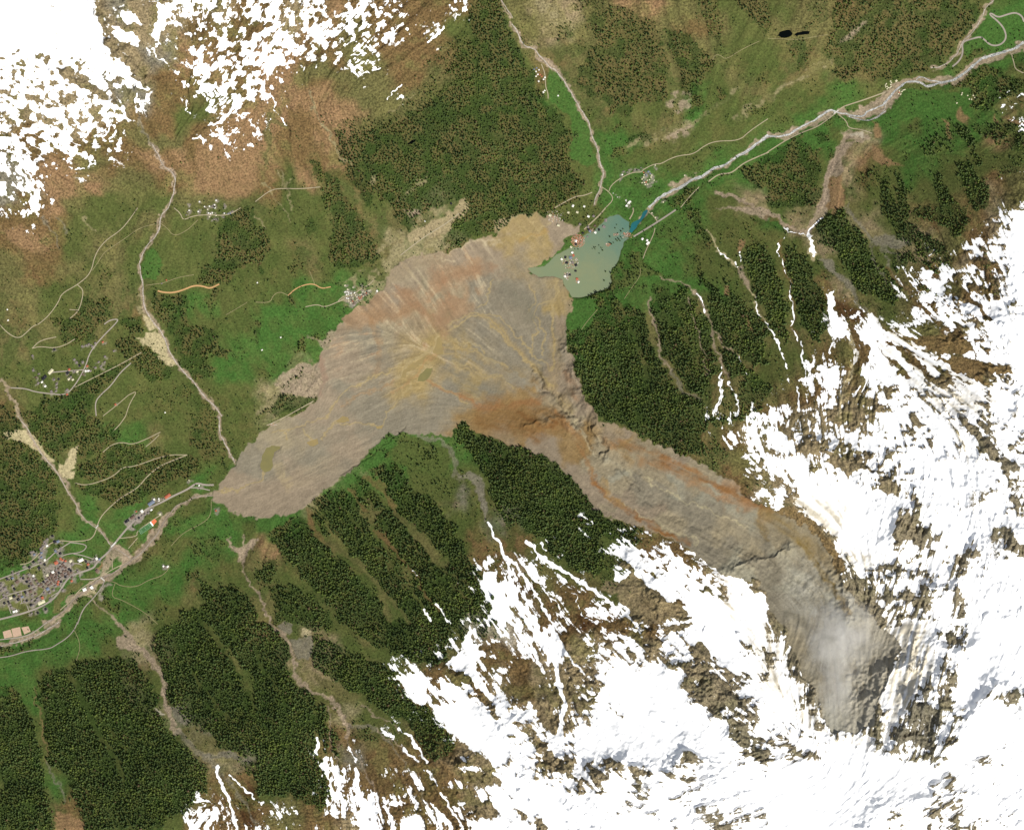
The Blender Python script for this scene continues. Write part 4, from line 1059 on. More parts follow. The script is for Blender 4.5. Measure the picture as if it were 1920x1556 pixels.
PAL = dict(g=(70, 106, 46), m=(87, 96, 49), o=(106, 102, 62), b=(118, 96, 62), r=(146, 117, 84), t=(150, 134, 102),
           k=(132, 126, 108), d=(46, 68, 26), n=(84, 58, 34), y=(150, 140, 104), w=(196, 186, 164), q=(166, 150, 116),
           p=(164, 146, 124), s=(196, 182, 142), v=(112, 112, 66), u=(150, 142, 126), h=(152, 142, 132), i=(140, 116, 76),
           P=(153, 138, 116), G=(140, 132, 113), R=(160, 134, 104), B=(157, 145, 118), M=(162, 142, 96), K=(158, 153, 132),
           O=(150, 124, 82))
ALB = {k: lin(v) / E_ALB for k, v in PAL.items()}

LAT = rng.random((16, 256, 256)).astype(np.float32)
def vn(x, y, sc, seed=0):
    """value noise, wavelength sc (map pixels), 0..1"""
    t = LAT[seed % 16]
    u = x / sc + 37.7 * seed; v = y / sc + 11.3 * seed
    iu = np.floor(u).astype(np.int32); iv = np.floor(v).astype(np.int32)
    fu = (u - iu).astype(np.float32); fv = (v - iv).astype(np.float32)
    fu = fu * fu * (3 - 2 * fu); fv = fv * fv * (3 - 2 * fv)
    a = t[iv & 255, iu & 255]; b = t[iv & 255, (iu + 1) & 255]
    c = t[(iv + 1) & 255, iu & 255]; d = t[(iv + 1) & 255, (iu + 1) & 255]
    return (a + (b - a) * fu) * (1 - fv) + (c + (d - c) * fu) * fv

def fbm(x, y, sc, seed=0, octv=4, gain=.5):
    s = 0; a = 1; tot = 0
    for i in range(octv):
        s = s + a * vn(x, y, sc / 2 ** i, seed + 3 * i); tot += a; a *= gain
    return s / tot

def ridged(x, y, sc, seed=0, octv=3):
    s = 0; a = 1; tot = 0
    for i in range(octv):
        n = 1 - np.abs(2 * vn(x, y, sc / 2.1 ** i, seed + 5 * i) - 1)
        s = s + a * n * n; tot += a; a *= .5
    return s / tot

def sstep(a, b, x):
    t = np.clip((x - a) / (b - a), 0, 1)
    return t * t * (3 - 2 * t)

def eq(a):
    """rank-equalise to a uniform 0..1 distribution"""
    h, e = np.histogram(a, 2048)
    c = np.cumsum(h) / a.size
    return np.interp(a, (e[1:] + e[:-1]) / 2, c).astype(np.float32)

# ------------------------------------------------------------ survey grid
STEP = 1.5
inner_x = np.arange(-24, 1944.1, STEP); inner_y = np.arange(-24, 1580.1, STEP)
ext = np.cumsum(np.linspace(2, 34, 26))[::-1]
xs = np.concatenate([inner_x[0] - ext, inner_x, inner_x[-1] + ext[::-1]])
ys = np.concatenate([inner_y[0] - ext, inner_y, inner_y[-1] + ext[::-1]])
NX, NY = len(xs), len(ys)
GX, GY = np.meshgrid(xs, ys)
GX = GX.astype(np.float32); GY = GY.astype(np.float32)
PX = np.clip(GX, 0, 1919); PY = np.clip(GY, 0, 1555)
wx = (vn(PX, PY, 14, 1) - .5) * 7 + (vn(PX, PY, 5, 2) - .5) * 4
wy = (vn(PX, PY, 14, 3) - .5) * 7 + (vn(PX, PY, 5, 4) - .5) * 4
WX, WY = PX + wx, PY + wy
cxs = np.clip(xs, 0, 1919); cys = np.clip(ys, 0, 1555)

def window(pts, pad):
    x0, y0 = pts.min(0) - pad; x1, y1 = pts.max(0) + pad
    i0, i1 = np.searchsorted(cxs, x0, 'left'), np.searchsorted(cxs, x1, 'right')
    j0, j1 = np.searchsorted(cys, y0, 'left'), np.searchsorted(cys, y1, 'right')
    return slice(j0, j1), slice(i0, i1)

def seg_dist(X, Y, pts, closed):
    d2 = np.full(X.shape, 1e12, np.float32)
    n = len(pts)
    for a in range(n if closed else n - 1):
        p, q = pts[a], pts[(a + 1) % n]
        ex, ey = q - p
        L = ex * ex + ey * ey + 1e-9
        t = np.clip(((X - p[0]) * ex + (Y - p[1]) * ey) / L, 0, 1)
        dx = X - p[0] - t * ex; dy = Y - p[1] - t * ey
        np.minimum(d2, dx * dx + dy * dy, out=d2)
    return np.sqrt(d2)

def inside(X, Y, pts):
    r = np.zeros(X.shape, bool)
    n = len(pts)
    for a in range(n):
        (xa, ya), (xb, yb) = pts[a], pts[(a + 1) % n]
        if ya == yb: continue
        c = ((ya > Y) != (yb > Y)) & (X < (xb - xa) * (Y - ya) / (yb - ya) + xa)
        r ^= c
    return r

def poly(pts, edge, warp=1.0):
    w = window(pts, edge + 8)
    X = PX[w] + (WX[w] - PX[w]) * warp; Y = PY[w] + (WY[w] - PY[w]) * warp
    if X.size == 0: return w, np.zeros(X.shape, np.float32)
    d = seg_dist(X, Y, pts, True)
    d = np.where(inside(X, Y, pts), d, -d)
    return w, sstep(-edge / 2, edge / 2, d)

def line(pts, wid, warp=.6, soft=1.3):
    w = window(pts, wid + 8)
    X = PX[w] + (WX[w] - PX[w]) * warp; Y = PY[w] + (WY[w] - PY[w]) * warp
    if X.size == 0: return w, np.zeros(X.shape, np.float32)
    d = seg_dist(X, Y, pts, False)
    return w, sstep(wid / 2 + soft, wid / 2 - soft, d)

def cells(txt):
    return [r.replace(' ', '') for r in txt.strip().splitlines()]

def cell_sample(img, X, Y, sharp=0):
    """bilinear lookup in an image of 40 px cells"""
    h, w = img.shape[:2]
    u = np.clip(X / 40 - .5, 0, w - 1.001); v = np.clip(Y / 40 - .5, 0, h - 1.001)
    iu = u.astype(int); iv = v.astype(int); fu = u - iu; fv = v - iv
    if sharp:
        fu = sstep(.5 - sharp, .5 + sharp, fu); fv = sstep(.5 - sharp, .5 + sharp, fv)
    if img.ndim == 3: fu = fu[..., None]; fv = fv[..., None]
    return ((img[iv, iu] * (1 - fu) + img[iv, iu + 1] * fu) * (1 - fv) + (img[iv + 1, iu] * (1 - fu) + img[iv + 1, iu + 1] * fu) * fv)

# ------------------------------------------------------------ fall-line field
fl = [tp(t, p) for t, p in rows(FLOWS)]
fl += [tp(t, p) for _, _, t, p in rows(CHANNEL)] + [tp(t, p) for _, t, p in rows(TONGUE)]
fp, fd = [], []
for p in fl:
    for a, b in zip(p[:-1], p[1:]):
        L = np.hypot(*(b - a)); n = max(1, int(L / 22)); th = math.atan2(*(b - a)[::-1])
        for k in range(n):
            fp.append(a + (b - a) * (k + .5) / n); fd.append((math.cos(2 * th), math.sin(2 * th)))
fp = np.array(fp); fd = np.array(fd)
qx, qy = np.meshgrid(np.arange(0, 1921, 16.), np.arange(0, 1561, 16.))
acc = np.zeros(qx.shape + (2,)); ws = np.zeros(qx.shape)
for (ax, ay), dd in zip(fp, fd):
    wgt = 1 / ((qx - ax) ** 2 + (qy - ay) ** 2 + 300) ** 1.7
    acc += wgt[..., None] * dd; ws += wgt
acc /= ws[..., None]
def coarse_up(a, X, Y):
    u = np.clip(X / 16, 0, a.shape[1] - 1.001); v = np.clip(Y / 16, 0, a.shape[0] - 1.001)
    iu = u.astype(int); iv = v.astype(int); fu = u - iu; fv = v - iv
    if a.ndim == 3: fu = fu[..., None]; fv = fv[..., None]
    return ((a[iv, iu] * (1 - fu) + a[iv, iu + 1] * fu) * (1 - fv) + (a[iv + 1, iu] * (1 - fu) + a[iv + 1, iu + 1] * fu) * fv).astype(np.float32)
dbl = coarse_up(acc, PX, PY)
ang = .5 * np.arctan2(dbl[..., 1], dbl[..., 0])
VX, VY = np.cos(ang).astype(np.float32), np.sin(ang).astype(np.float32)

def lic(noise, n, h):
    """smear noise along the fall line: n steps of h grid cells each way"""
    J, I = np.meshgrid(np.arange(NY, dtype=np.float32), np.arange(NX, dtype=np.float32), indexing='ij')
    out = noise.copy()
    for sg in (1, -1):
        u, v = I.copy(), J.copy()
        dx, dy = VX * sg, VY * sg
        for k in range(n):
            u = np.clip(u + dx * h, 0, NX - 1); v = np.clip(v + dy * h, 0, NY - 1)
            iu = (u + .5).astype(np.int32).clip(0, NX - 1); iv = (v + .5).astype(np.int32).clip(0, NY - 1)
            out += noise[iv, iu]
            nx, ny = VX[iv, iu], VY[iv, iu]
            s = np.where(nx * dx + ny * dy < 0, -1, 1).astype(np.float32)
            dx, dy = nx * s, ny * s
    return out / (2 * n + 1)
def norm(a):
    return (a - a.mean()) / (a.std() + 1e-9)
white = rng.random((NY, NX)).astype(np.float32)
LF = norm(lic(white, 7, 1.0))                                   # fine streaks
LM = norm(lic(vn(GX, GY, 5, 6), 10, 2.2))                       # rills
LC = norm(lic(vn(GX, GY, 14, 7), 12, 5.0))                      # gullies
F1 = fbm(GX, GY, 60, 1, 5); F2 = fbm(GX, GY, 18, 5, 4); F3 = fbm(GX, GY, 6, 9, 2)
F9 = fbm(GX, GY, 9, 6, 3)

# ------------------------------------------------------------ base relief
hp = np.array(HEIGHTS, float)
hz = 1400 + (hp[:, 2] - 1400) * .60
def tps(r2):
    return np.where(r2 > 0, .5 * r2 * np.log(np.maximum(r2, 1e-9)), 0)
P2 = hp[:, :2] / 100
K = tps(((P2[:, None] - P2[None]) ** 2).sum(-1)) + np.eye(len(P2)) * .6
A = np.zeros((len(P2) + 3,) * 2)
A[:len(P2), :len(P2)] = K; A[:len(P2), -3] = 1; A[:len(P2), -2:] = P2; A[-3, :len(P2)] = 1; A[-2:, :len(P2)] = P2.T
sol = np.linalg.solve(A, np.concatenate([hz, [0, 0, 0]]))
ev = np.zeros(qx.shape)
for (ax, ay), wv in zip(P2, sol):
    ev += wv * tps((qx / 100 - ax) ** 2 + (qy / 100 - ay) ** 2)
ev += sol[-3] + sol[-2] * qx / 100 + sol[-1] * qy / 100
for _ in range(2):
    e = np.pad(ev, 1, 'edge'); ev = (e[1:-1, 1:-1] * 2 + e[:-2, 1:-1] + e[2:, 1:-1] + e[1:-1, :-2] + e[1:-1, 2:]) / 6
H = coarse_up(ev, PX, PY)

# ------------------------------------------------------------ ground colour
rs = cells(GROUND)
for r in rs: assert len(r) == 48, r
gimg = np.array([[ALB[ch] for ch in r] for r in rs])
ggreen = np.array([[1.0 if ch in 'gm' else 0.0 for ch in r] for r in rs])
w40x = (vn(PX, PY, 45, 3) - .5) * 36 + (vn(PX, PY, 12, 4) - .5) * 14 + LC * 4
w40y = (vn(PX, PY, 45, 8) - .5) * 36 + (vn(PX, PY, 12, 2) - .5) * 14 + LC * 4
TINT = cell_sample(gimg, PX + w40x, PY + w40y, .42).astype(np.float32)
green = cell_sample(ggreen, PX + w40x, PY + w40y).astype(np.float32)
# patchy turf: heath brown and moss green drift through each other
hb = sstep(.50, .68, F2 * .5 + F1 * .3 + (LM * .09 + .5) * .2) * (1 - .7 * green) * (1 - .85 * sstep(1650, 1950, H))
TINT += (ALB['b'] * 1.0 - TINT) * (hb * .55)[..., None]
pat = fbm(GX, GY, 30, 13, 5, .62)
TINT += (lin((122, 118, 70)) / E_ALB - TINT) * (sstep(.50, .70, pat) * (.12 + .43 * (1 - green)))[..., None]
TINT += (lin((58, 84, 34)) / E_ALB - TINT) * (sstep(.50, .34, pat) * .55 * (1 - .55 * green) * (1 - sstep(1700, 1900, H)))[..., None]
TINT *= (1 + .05 * LM + .04 * LF)[..., None]
hg = sstep(.52, .66, fbm(GX, GY, 25, 12, 4)) * (.15 + .1 * green)
TINT += (ALB['m'] * .85 - TINT) * (hg * (1 - sstep(0.16, .3, TINT[..., 0])))[..., None]

hk = sstep(2350, 2800, PX + PY) * .6
TINT += (ALB['k'] * 1.12 - TINT) * hk[..., None]
forest = np.zeros((NY, NX), np.float32)
for dn, t, p in rows(FOREST):
    w, m = poly(tp(t, p), 9, 1.9)
    m = np.clip(m * 1.25 - .5 * np.clip(F9[w] - .45, 0, 1), 0, 1)
    forest[w] = np.maximum(forest[w], m * float(dn))
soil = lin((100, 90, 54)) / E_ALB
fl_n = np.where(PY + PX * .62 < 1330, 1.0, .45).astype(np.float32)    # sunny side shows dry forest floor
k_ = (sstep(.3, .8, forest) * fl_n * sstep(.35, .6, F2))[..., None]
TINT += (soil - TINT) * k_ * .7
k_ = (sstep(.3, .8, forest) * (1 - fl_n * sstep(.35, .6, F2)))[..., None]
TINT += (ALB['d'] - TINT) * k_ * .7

for key, ed, t, p in rows(PATCH):
    w, m = poly(tp(t, p), float(ed) * 1.0, 1.2)
    m = m * (.82 + .3 * (F3[w] - .5)) * (.12 + .8 * sstep(.44, .62, F9[w]) if key == 'y' or (key == 'p' and t == 'c2r0') else 1)
    TINT[w] += (ALB[key] - TINT[w]) * np.clip(m, 0, 1)[..., None]

# trodden yards and gravel between the houses
for t, lst in rows(HOUSES):
    if t not in ('V1', 'V2', 'V5', 'V4', 'V6', 'V8'): continue
    for q in lst.split():
        f = q.split(',')
        ox, oy, k = TILES[t]; c = np.array([float(f[0]) / k + ox + .8, float(f[1]) / k + oy + 1.2])
        w, m = line(np.array([c, c + .1]), {'V1': 9, 'V2': 8}.get(t, 5), 1.3, 1.6)
        TINT[w] += (ALB['h'] - TINT[w]) * (m * (.35 + .6 * F3[w]))[..., None]

# ------------------------------------------------------------ landslide debris
w, m = poly(tp(*DEBRIS.split('|')), 2.5, 1.7)
debris = np.zeros((NY, NX), np.float32); debris[w] = m
dc = [(q[0],) + tuple(float(v) for v in q[1:].split(',')) for q in DEBCOL.split()]
bw = 90 * (fbm(PX, PY, 34, 4, 4) - .5) + LC * 4
X, Y = (PX + bw)[w], (PY + LM * 3 + 90 * (fbm(PX, PY, 34, 9, 4) - .5))[w]
num = np.zeros(X.shape + (3,), np.float32); den = np.zeros(X.shape, np.float32)
for key, ax, ay in dc:
    wt = 1 / ((X - ax) ** 2 + (Y - ay) ** 2 + 60) ** 1.9 * 1e6
    num += wt[..., None] * ALB[key].astype(np.float32); den += wt
DC = num / den[..., None]
rust = sstep(.56, .75, (LM[w] * .10 + .5) * .6 + F2[w] * .4) * sstep(720, 640, Y) * sstep(900, 860, X)
DC += (lin((158, 122, 90)) / E_ALB - DC) * (rust * .75)[..., None]
pink = (sstep(560, 640, X) * sstep(960, 900, X) * sstep(760, 660, Y))
hum = (sstep(.9, 2.2, LM[w] + LF[w] * .7) * (.05 + .75 * pink))[..., None]
DC += (ALB['B'] * 1.35 - DC) * hum * .6
DC *= (1 + (.04 + .02 * pink) * LF[w] + (.025 + .04 * pink) * LM[w] + .22 * (F3[w] - .5) + .22 * (F2[w] - .5))[..., None]
TINT[w] += (DC - TINT[w]) * m[..., None]
mudm = np.zeros((NY, NX), np.float32)
for wd, t, p in rows(MUD):
    w, m = line(tp(t, p), float(wd) * 1.25 + .3, 1.3, 1.2)
    mudm[w] = np.maximum(mudm[w], m)
MC = lin((170, 152, 110)) / E_ALB
TINT += (MC - TINT) * (mudm * debris * (.72 + .35 * F3))[..., None]
for hexc, al, wd, t, p in rows(STRIPS):
    w, m = line(tp(t, p), float(wd), 1.6, float(wd) * .32 + .6)
    cc = lin([int(v) for v in hexc.split(',')]) / E_ALB
    m = m * float(al) * np.clip(.75 + .5 * (F2[w] - .5) * 2 + .14 * LF[w] + .12 * LM[w], 0, 1.1) * debris[w]
    TINT[w] += (cc - TINT[w]) * np.clip(m, 0, 1)[..., None]
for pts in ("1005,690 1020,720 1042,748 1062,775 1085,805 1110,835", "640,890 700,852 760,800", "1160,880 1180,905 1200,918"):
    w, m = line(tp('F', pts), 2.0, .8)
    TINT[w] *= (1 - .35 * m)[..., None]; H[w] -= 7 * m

# ------------------------------------------------------------ channels
chan = np.zeros((NY, NX), np.float32)
for key, wd, t, p in rows(CHANNEL):
    pts = tp(t, p)
    w, m = line(pts, float(wd) * (1.0 if t in ('c2r1', 'c3r1', 'c3r0', 'F') else .7 if key == 'p' and float(wd) < 10 else .85), 1.5)
    m = m * (1 - debris[w])
    nn = (.82 + .5 * (F3[w] - .5)) * (.7 if key in 'obgrk' else 1)
    TINT[w] += (ALB[key] * (1 + .12 * LF[w][..., None]) - TINT[w]) * np.clip(m * nn, 0, 1)[..., None]
    chan[w] = np.maximum(chan[w], m)
    w, m = line(pts, float(wd) + 8, .5, 7)
    H[w] -= 7 * m * (1 - debris[w])

# ------------------------------------------------------------ snow
rs = cells(SNOW)
for r in rs: assert len(r) == 48, r
simg = np.array([[int(ch) / 9 for ch in r] for r in rs])
COV = cell_sample(simg, PX + w40x * .6, PY + w40y * .6).astype(np.float32)
full = np.zeros_like(COV)
for cv, ed, t, p in rows(SNOWP):
    w, m = poly(tp(t, p), float(ed) + 1.0, 1.5)
    COV[w] += (float(cv) - COV[w]) * m * .95
    full[w] = np.where(float(cv) >= .9, np.maximum(full[w], m), full[w] * (1 - m))
nw_ = sstep(1100, 800, PX + PY)
NOI = eq((.34 - .2 * nw_) * LC + (.62 - .42 * nw_) * LM + (.7 - .1 * nw_) * LF + 4.6 * (F2 - .5) + (5.5 + 4 * nw_) * (F9 - .5) + 2.2 * nw_ * (F3 - .5) + 1.5 * (F1 - .5))
hiN = eq(.36 * LM + .42 * LF + .2 * LC + 2.6 * ridged(GX + 3 * LM, GY, 13, 4, 2) + 4.4 * ridged(GX + 6 * LM, GY + 4 * LM, 52, 7, 3) + 3.2 * (F2 - .5) + 1.6 * (F9 - .5))
hz_ = sstep(2050, 2350, PX + PY)
NOI = NOI * (1 - hz_) + hiN * hz_
NOI = eq(NOI)
SN = (COV - .04 + .10 * sstep(2350, 2750, PX + PY) - .07 * nw_ * (PX > 240)) * 1.10 - NOI
SN = np.where(COV < .06, -1, SN)
for wd, t, p in rows(TONGUE):
    thin = t in ('c2r1', 'c3r1', 'c3r0')
    w, m = line(tp(t, p), float(wd) * (.72 if thin else .9), 1.1, 1.4)
    SN[w] = np.maximum(SN[w], (m - .42) * .8 - (.9 if thin else .5) * np.clip(F9[w] - .46, 0, 1) - .3 * np.clip(NOI[w] - .4, 0, 1))
SN = np.where(debris > .4, -1, SN).astype(np.float32)
DUST = np.zeros_like(SN)
for st, ed, t, p in rows(DUSTY):
    w, m = poly(tp(t, p), float(ed) * 2, 1.5)
    DUST[w] = np.maximum(DUST[w], m * float(st) * (.8 + .45 * LM[w]))
DUST = np.clip(DUST, 0, 1)

# ------------------------------------------------------------ fine relief
def blur(a, n):
    for _ in range(n):
        a = (np.roll(a, 1, 0) + np.roll(a, -1, 0) + a * 2) / 4
        a = (np.roll(a, 1, 1) + np.roll(a, -1, 1) + a * 2) / 4
    return a
rough = sstep(1620, 2250, H)
bs0 = blur((SN > 0).astype(np.float32), 5)
rocky = rough * (1 - .88 * blur(full, 6)) * (1 - .58 * bs0) * (1 - .93 * debris)
soft = (1 - debris) * (1 - .6 * green)
rl = np.zeros((NY, NX), np.float32)
for hh, wd, t, p in rows(RIDGES):
    pts = tp(t, p); wd = float(wd)
    w = window(pts, wd * 2.6)
    d = seg_dist(PX[w] + wx[w] * 2 + (F2[w] - .5) * 26, PY[w] + wy[w] * 2 + (F1[w] - .5) * 26, pts, False)
    rl[w] += float(hh) * .75 * np.exp(-d / (wd * .55))
H += rl * .9
near = blur(np.clip(rl / 60, 0, 1), 3)
H += rocky * (38 * (ridged(GX, GY, 70, 2, 4) - .4) * (.6 + .8 * near) + 9 * LC + 4.5 * LM + 1.3 * LF + 7 * (F3 - .5))
H += near * rocky * (26 * ridged(GX + LC * 3, GY, 17, 8, 3))
H += 24 * hz_ * rough * (1 - debris) * sstep(.62, 1.0, blur(hiN, 1)) * (1 - .7 * blur(full, 3))
H += (1 - rocky) * soft * (3.5 * LC + 1.6 * LM + 14 * (F1 - .5) + 4 * (F2 - .5))
H += debris * (6 * (F2 - .5) + (.25 + .6 * sstep(600, 700, PX) * sstep(960, 860, PX)) * LM + .35 * LF + .3 * LC + 2.4 * (F3 - .5))
upper = debris * sstep(1000, 1120, PX)
H += upper * (1.2 * LC + 1.6 * LM + 7 * (ridged(GX, GY, 40, 3, 3) - .4))
H -= 5 * (1 - sstep(0, 8, blur(debris, 2) * 10))*0

GRAIN = np.clip(1.0 - .72 * debris - .12 * green + .5 * sstep(1650, 1900, H) * (1 - green) * (1 - debris), .2, 1.5).astype(np.float32)
# ------------------------------------------------------------ water levels
def hs(x, y):
    """terrain height at map pixel"""
    x = np.asarray(x, float); y = np.asarray(y, float)
    u = np.clip(np.interp(x, xs, np.arange(NX)), 0, NX - 1.001); v = np.clip(np.interp(y, ys, np.arange(NY)), 0, NY - 1.001)
    iu = u.astype(int); iv = v.astype(int); fu = u - iu; fv = v - iv
    return (H[iv, iu] * (1 - fu) + H[iv, iu + 1] * fu) * (1 - fv) + (H[iv + 1, iu] * (1 - fu) + H[iv + 1, iu + 1] * fu) * fv

def rough_outline(pts, step=3.0, amp=1.2, seed=3):
    out = []
    n = len(pts)
    for a in range(n):
        p, q = pts[a], pts[(a + 1) % n]
        k = max(1, int(np.hypot(*(q - p)) / step))
        for i in range(k): out.append(p + (q - p) * i / k)
    out = np.array(out)
    out[:, 0] += (vn(out[:, 0], out[:, 1], 7, seed) - .5) * 2 * amp
    out[:, 1] += (vn(out[:, 0], out[:, 1], 7, seed + 1) - .5) * 2 * amp
    return out
noforest = np.zeros((NY, NX), np.float32)
SHEETS = []
def pond_at(pts, level=None, depth=2.5, spread=6):
    pts = rough_outline(pts)
    w, m = poly(pts, 2, 0)
    if level is None: level = float(np.median(hs(pts[:, 0], pts[:, 1]))) - .5
    w2, m2 = poly(pts, spread * 2, 0)
    m3 = sstep(0, .5, m2)
    H[w2] = H[w2] * (1 - m3) + (level + .8) * m3
    H[w] = H[w] * (1 - m) + (level - depth) * m
    noforest[w] = np.maximum(noforest[w], m)
    return pts, level
lake_lv = 1400 + (1538 - 1400) * .60
BL = pond_at(tp(*BLUE.split('|')), lake_lv + .6, 3, 4)
LK = pond_at(tp(*LAKE.split('|')), lake_lv, 4, 6)
PL = [(k, pond_at(tp(t, p), None, 1.5, 5)) for k, t, p in rows(POOLS)]
PN = [pond_at(tp(t, p), None, 2.5, 5) for _, t, p in rows(PONDS)]
w, m = poly(LK[0], 3, 0)
TINT[w] += (ALB['G'] - TINT[w]) * m[..., None]
# ------------------------------------------------------------ materials
def mat(name, col=(.5, .5, .5), rough=.9, spec=.2, noise=0, scale=.2, bump=0, attr=None, col2=None):
    m = bpy.data.materials.new(name); m.use_nodes = True
    nt = m.node_tree; N = nt.nodes; L = nt.links
    b = N['Principled BSDF']
    b.inputs['Roughness'].default_value = rough
    b.inputs['Specular IOR Level'].default_value = spec
    geo = N.new('ShaderNodeNewGeometry')
    nz = N.new('ShaderNodeTexNoise'); nz.inputs['Scale'].default_value = scale; nz.inputs['Detail'].default_value = 4
    L.new(geo.outputs['Position'], nz.inputs['Vector'])
    mr = N.new('ShaderNodeMapRange'); mr.inputs['From Min'].default_value = .3; mr.inputs['From Max'].default_value = .7
    L.new(nz.outputs['Fac'], mr.inputs['Value'])
    mx = N.new('ShaderNodeMix'); mx.data_type = 'RGBA'
    L.new(mr.outputs[0], mx.inputs['Factor'])
    c = np.array(col[:3], float)
    if attr:
        at = N.new('ShaderNodeAttribute'); at.attribute_name = attr
        for i, f in ((6, 1 - noise), (7, 1 + noise)):
            vm = N.new('ShaderNodeVectorMath'); vm.operation = 'SCALE'; vm.inputs['Scale'].default_value = f
            L.new(at.outputs['Color'], vm.inputs[0]); L.new(vm.outputs[0], mx.inputs[i])
    else:
        c2 = np.array(col2[:3], float) if col2 is not None else c * (1 + noise)
        c1 = c if col2 is not None else c * (1 - noise)
        mx.inputs[6].default_value = (*c1, 1); mx.inputs[7].default_value = (*c2, 1)
    L.new(mx.outputs[2], b.inputs['Base Color'])
    if bump:
        bp = N.new('ShaderNodeBump'); bp.inputs['Strength'].default_value = .6; bp.inputs['Distance'].default_value = bump
        L.new(nz.outputs['Fac'], bp.inputs['Height']); L.new(bp.outputs[0], b.inputs['Normal'])
    return m

def terrain_material():
    m = bpy.data.materials.new("mountain_ground"); m.use_nodes = True
    nt = m.node_tree; N = nt.nodes; L = nt.links
    b = N['Principled BSDF']
    b.inputs['Roughness'].default_value = .95; b.inputs['Specular IOR Level'].default_value = .1
    geo = N.new('ShaderNodeNewGeometry')
    def noise(sc, det):
        n = N.new('ShaderNodeTexNoise'); n.inputs['Scale'].default_value = sc; n.inputs['Detail'].default_value = det
        L.new(geo.outputs['Position'], n.inputs['Vector']); return n
    def math_(op, a, b_=None, clamp=False):
        n = N.new('ShaderNodeMath'); n.operation = op; n.use_clamp = clamp
        for i, v in enumerate((a, b_)):
            if v is None: continue
            if isinstance(v, (int, float)): n.inputs[i].default_value = v
            else: L.new(v, n.inputs[i])
        return n.outputs[0]
    n1 = noise(.07, 6); n2 = noise(.016, 5); n3 = noise(.22, 3)
    tint = N.new('ShaderNodeAttribute'); tint.attribute_name = 'tint'
    sn = N.new('ShaderNodeAttribute'); sn.attribute_name = 'snow'
    du = N.new('ShaderNodeAttribute'); du.attribute_name = 'dust'
    f = math_('ADD', math_('MULTIPLY', math_('SUBTRACT', n1.outputs['Fac'], .5), 1.9), 1.0)
    f = math_('ADD', f, math_('MULTIPLY', math_('SUBTRACT', n3.outputs['Fac'], .5), 1.3))
    gr = N.new('ShaderNodeAttribute'); gr.attribute_name = 'grain'
    f = math_('ADD', math_('MULTIPLY', math_('SUBTRACT', f, 1.0), gr.outputs['Fac']), 1.0)
    vm = N.new('ShaderNodeVectorMath'); vm.operation = 'SCALE'
    L.new(tint.outputs['Color'], vm.inputs[0]); L.new(f, vm.inputs['Scale'])
    # drier tips
    dry = N.new('ShaderNodeMix'); dry.data_type = 'RGBA'
    dry.inputs[7].default_value = (*(ALB['o'] * 1.1), 1)
    L.new(math_('MULTIPLY', math_('MULTIPLY', math_('SUBTRACT', n2.outputs['Fac'], .52, True), 1.1, True), math_('SUBTRACT', gr.outputs['Fac'], .35, True)), dry.inputs['Factor'])
    L.new(vm.outputs[0], dry.inputs[6])
    # snow threshold
    s = math_('ADD', sn.outputs['Fac'], math_('MULTIPLY', math_('SUBTRACT', n1.outputs['Fac'], .5), .30))
    s = math_('ADD', s, math_('MULTIPLY', math_('SUBTRACT', n2.outputs['Fac'], .5), .18))
    s = math_('MULTIPLY', s, 10.0, True)
    d = math_('MULTIPLY', du.outputs['Fac'], math_('ADD', math_('MULTIPLY', n2.outputs['Fac'], .8), .6), True)
    sc = N.new('ShaderNodeMix'); sc.data_type = 'RGBA'
    sc.inputs[6].default_value = (.94, .94, .935, 1); sc.inputs[7].default_value = (.50, .455, .36, 1)
    L.new(d, sc.inputs['Factor'])
    mx = N.new('ShaderNodeMix'); mx.data_type = 'RGBA'
    L.new(s, mx.inputs['Factor']); L.new(dry.outputs[2], mx.inputs[6]); L.new(sc.outputs[2], mx.inputs[7])
    L.new(mx.outputs[2], b.inputs['Base Color'])
    bp = N.new('ShaderNodeBump'); bp.inputs['Distance'].default_value = 5.0
    st = math_('SUBTRACT', .75, math_('MULTIPLY', s, .60))
    L.new(st, bp.inputs['Strength']); L.new(n1.outputs['Fac'], bp.inputs['Height']); L.new(bp.outputs[0], b.inputs['Normal'])
    return m

# ------------------------------------------------------------ mesh helpers
col = scene.collection
def W(x, y): return (np.asarray(x) - CX) * S, (CY - np.asarray(y)) * S

def raw_mesh(name, co, faces, nside, smooth=True, attrs=None, mats=None, midx=None):
    me = bpy.data.meshes.new(name)
    me.vertices.add(len(co)); me.vertices.foreach_set('co', np.ascontiguousarray(co, np.float32).ravel())
    nf = len(faces)
    me.loops.add(nf * nside); me.loops.foreach_set('vertex_index', np.ascontiguousarray(faces, np.int32).ravel())
    me.polygons.add(nf)
    me.polygons.foreach_set('loop_start', np.arange(0, nf * nside, nside, dtype=np.int32))
    me.polygons.foreach_set('use_smooth', np.full(nf, smooth, bool))
    if midx is not None: me.polygons.foreach_set('material_index', np.asarray(midx, np.int32))
    for an, (kind, dat) in (attrs or {}).items():
        a = me.attributes.new(an, kind, 'POINT')
        if kind == 'FLOAT': a.data.foreach_set('value', np.ascontiguousarray(dat, np.float32).ravel())
        else: a.data.foreach_set('color', np.ascontiguousarray(dat, np.float32).ravel())
    for m in (mats or []): me.materials.append(m)
    me.update(calc_edges=True)
    return me

